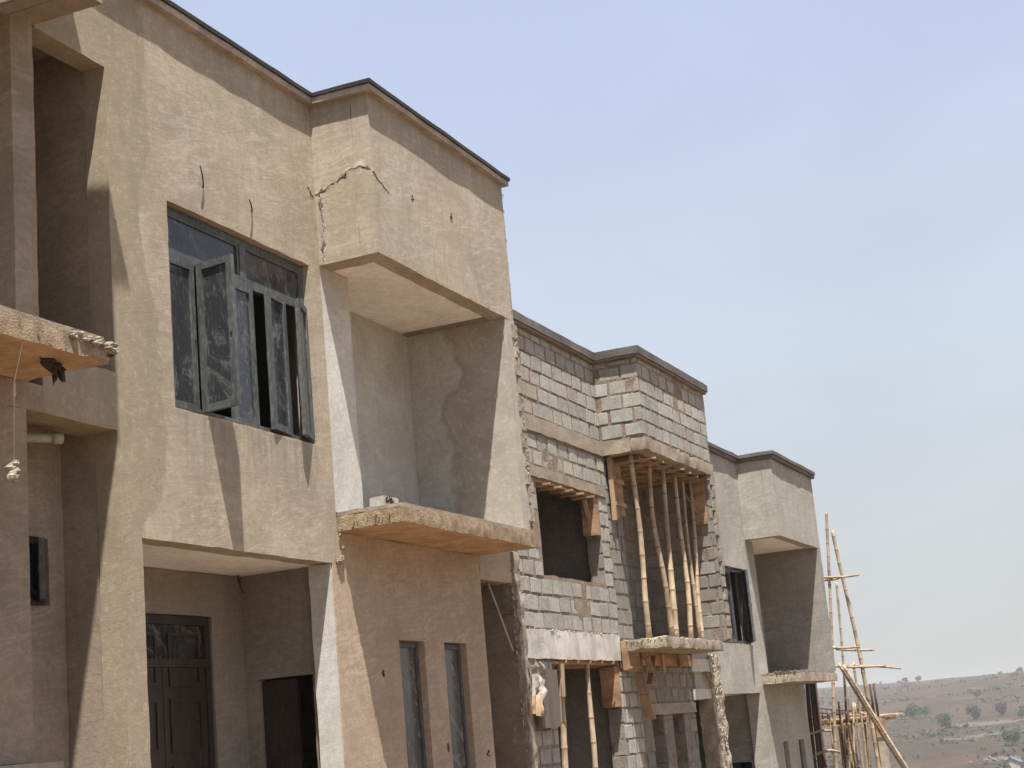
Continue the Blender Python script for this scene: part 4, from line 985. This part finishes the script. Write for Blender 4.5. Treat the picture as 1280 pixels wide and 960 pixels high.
tree(9.02,-.44,6.5,'low bushy tree at the right end of the dark clump',.8)
tree(7.25,.02,6.0,'hazy grey-green tree halfway up the bare far slope',.6)
tree(9.55,0,5.5,'left of two tiny trees close together on the hill crest',.7,on_ridge=1880)
tree(9.08,0,6,'right of two tiny trees close together on the hill crest',.7,on_ridge=1880)
tree(5.75,0,8,'tree alone on the hill crest at the right edge',.5,on_ridge=1880)

# scrub: beyond counting
mb = MB()
for _ in range(17000):
    az = rnd.uniform(1,14); r = 210*math.exp(rnd.random()*2.2)
    x, y = r*math.cos(R_(az)), r*math.sin(R_(az))
    if noise.noise(Vector((x*.012,y*.012,4)))+.5*noise.noise(Vector((x*.05,y*.05,1))) < rnd.uniform(-.25,.35): continue
    z = terrain(x,y); s_ = rnd.uniform(.3,1.0)*(1+(rnd.random() < .12)*1.6)
    c = Vector((x,y,z+s_*.3))
    for k in range(7):
        d = Vector((rnd.gauss(0,1), rnd.gauss(0,1), abs(rnd.gauss(0,.7)))); p = c+d*s_*.5
        u = Vector((rnd.gauss(0,1), rnd.gauss(0,1), rnd.gauss(0,1))).normalized(); w = u.cross(d+Vector((.1,.2,.3))).normalized(); b = len(mb.v); q = s_*.5
        mb.v += [p-u*q-w*q, p+u*q-w*q*.8, p+u*q*.7+w*q, p-u*q*.8+w*q*.7]; mb._face([b,b+1,b+2,b+3], 0 if (k+int(s_*10)) % 3 else 1)
tag(mb.build('scrub', [M['dry_leaf'], M['leaf']]), 'dry scrub and low bushes dotted over the brown hillside', 'scrub', kind='stuff')
# pale rubble heap and little house low on the slope
mb = MB(); c, r = cast(6.85,-2.06)
for _ in range(70):
    x = c.x+rnd.gauss(0,3); y = c.y+rnd.gauss(0,4.5); mb.lump(Vector((x,y,terrain(x,y)+.3)), rnd.uniform(.3,.9))
tag(mb.build('rubble_heap', M['white_rubble']), 'pale heap of rubble beside the small blue-grey roofed house', 'rubble', kind='stuff')
c, r = cast(6.42,-2.36); t = empty('small_house', c); tag(t, 'small far house with a blue-grey gable roof at the bottom right', 'house')
mb = MB(); mb.box(c.x-4,c.x+4,c.y-3.2,c.y+3.2,c.z-1,c.z+2.6); 
b = len(mb.v); mb.v += [Vector((c.x-4,c.y-3.2,c.z+2.6)),Vector((c.x-4,c.y+3.2,c.z+2.6)),Vector((c.x-4,c.y,c.z+4.3))]; mb._face([b,b+2,b+1])
mb.build('wall', M['pale_wall'], t)
mb = MB()
for sg in (-1,1): mb.obox((c.x-4.5,c.y,c.z+4.5), (9,0,0), (0,sg*3.9,-2.1), (0,0,.12))
mb.build('roof', M['blue_roof'], t)

# ------------------------------------------------------------------ air
mb = MB(); zt = max(zmax, 13.5)+6; mb.box(-3200,3200,-3200,3200,zmin-1,zt)
hz = tag(mb.build('haze', []), 'thin dusty haze lying over the far hills', 'haze', kind='stuff')
m, nt = new_mat('dusty_air'); v = nt.nodes.new('ShaderNodeVolumePrincipled'); o = nt.nodes.new('ShaderNodeOutputMaterial')
v.inputs['Color'].default_value = (.86,.86,.87,1); v.inputs['Density'].default_value = .00020; v.inputs['Anisotropy'].default_value = .2
nt.links.new(v.outputs[0], o.inputs['Volume']); hz.data.materials.append(m)

# ------------------------------------------------------------------ sun, sky, camera
SD = Vector((.29,.21,-1.0)).normalized()        # travel direction of the sunlight
sun = bpy.data.lights.new('sun','SUN'); sun.energy = 4.3; sun.angle = R_(.55); sun.color = (1.0,.955,.89)
so = bpy.data.objects.new('sun', sun); col.objects.link(so); so.location = (0,0,60); so.rotation_euler = SD.to_track_quat('-Z','Y').to_euler()
w = bpy.data.worlds.new('World'); scene.world = w; w.use_nodes = True; nt = w.node_tree; nt.nodes.clear()
sky = nt.nodes.new('ShaderNodeTexSky'); sky.sky_type = 'NISHITA'; sky.sun_disc = False
sky.sun_elevation = math.asin(-SD.z); sky.sun_rotation = math.atan2(-SD.x, -SD.y)
sky.air_density = 1.0; sky.dust_density = 3.0; sky.ozone_density = 1.0; sky.altitude = 400
tc = nt.nodes.new('ShaderNodeTexCoord'); sx = nt.nodes.new('ShaderNodeSeparateXYZ'); nt.links.new(tc.outputs['Generated'], sx.inputs[0])
rp = nt.nodes.new('ShaderNodeValToRGB'); nt.links.new(sx.outputs[2], rp.inputs[0])
e = rp.color_ramp.elements
KS = 1/(2.55*.07)
for i, (p_, c_) in enumerate(((0,(.57,.585,.585)),(.10,(.61,.63,.645)),(.22,(.65,.71,.80)),(.38,(.58,.655,.85)),(1,(.36,.45,.70)))):
    q = e[i] if i < 2 else e.new(p_)
    q.position = p_; q.color = (*[v/1.0 for v in c_], 1)
vm = nt.nodes.new('ShaderNodeVectorMath'); vm.operation = 'SCALE'; vm.inputs['Scale'].default_value = KS; nt.links.new(rp.outputs[0], vm.inputs[0])
sn = nt.nodes.new('ShaderNodeTexNoise'); sn.inputs['Scale'].default_value = 3.0; sn.inputs['Detail'].default_value = 5; sn.inputs['Distortion'].default_value = .6
mpn = nt.nodes.new('ShaderNodeMapping'); mpn.inputs['Scale'].default_value = (1,1,2.6); nt.links.new(tc.outputs['Generated'], mpn.inputs[0]); nt.links.new(mpn.outputs[0], sn.inputs['Vector'])
mrn = nt.nodes.new('ShaderNodeMapRange'); mrn.inputs['From Min'].default_value = .35; mrn.inputs['From Max'].default_value = .65; mrn.inputs['To Min'].default_value = KS*.955; mrn.inputs['To Max'].default_value = KS*1.045
nt.links.new(sn.outputs['Fac'], mrn.inputs[0]); nt.links.new(mrn.outputs[0], vm.inputs['Scale'])
mx = nt.nodes.new('ShaderNodeMix'); mx.data_type = 'RGBA'; mx.inputs[0].default_value = .85     # dust washes the blue out of the sky
nt.links.new(sky.outputs[0], mx.inputs[6]); nt.links.new(vm.outputs[0], mx.inputs[7])
bg = nt.nodes.new('ShaderNodeBackground'); bg.inputs[1].default_value = .07
wo = nt.nodes.new('ShaderNodeOutputWorld')
nt.links.new(mx.outputs[2], bg.inputs[0]); nt.links.new(bg.outputs[0], wo.inputs[0])

cam = bpy.data.cameras.new('camera'); co = bpy.data.objects.new('camera', cam); col.objects.link(co)
rt = Vector((.392746,-.915367,-.088624)); dn = Vector((.166121,.165396,-.972136)); fw = Vector((.904519,.367080,.217020))
mt = Matrix((( rt.x,-dn.x,-fw.x,0),(rt.y,-dn.y,-fw.y,0),(rt.z,-dn.z,-fw.z,0),(0,0,0,1)))
mt.translation = Vector((0,0,EYE)); co.matrix_world = mt
cam.sensor_width = 36; cam.lens = 2001.58/1280*36; cam.clip_start = .1; cam.clip_end = 12000
scene.camera = co
scene.render.resolution_x = 1024; scene.render.resolution_y = 768
vs = scene.view_settings; vs.view_transform = 'Standard'; vs.look = 'None'; vs.exposure = 1.40; vs.gamma = 1; vs.use_curve_mapping = False
scene.cycles.volume_bounces = 1
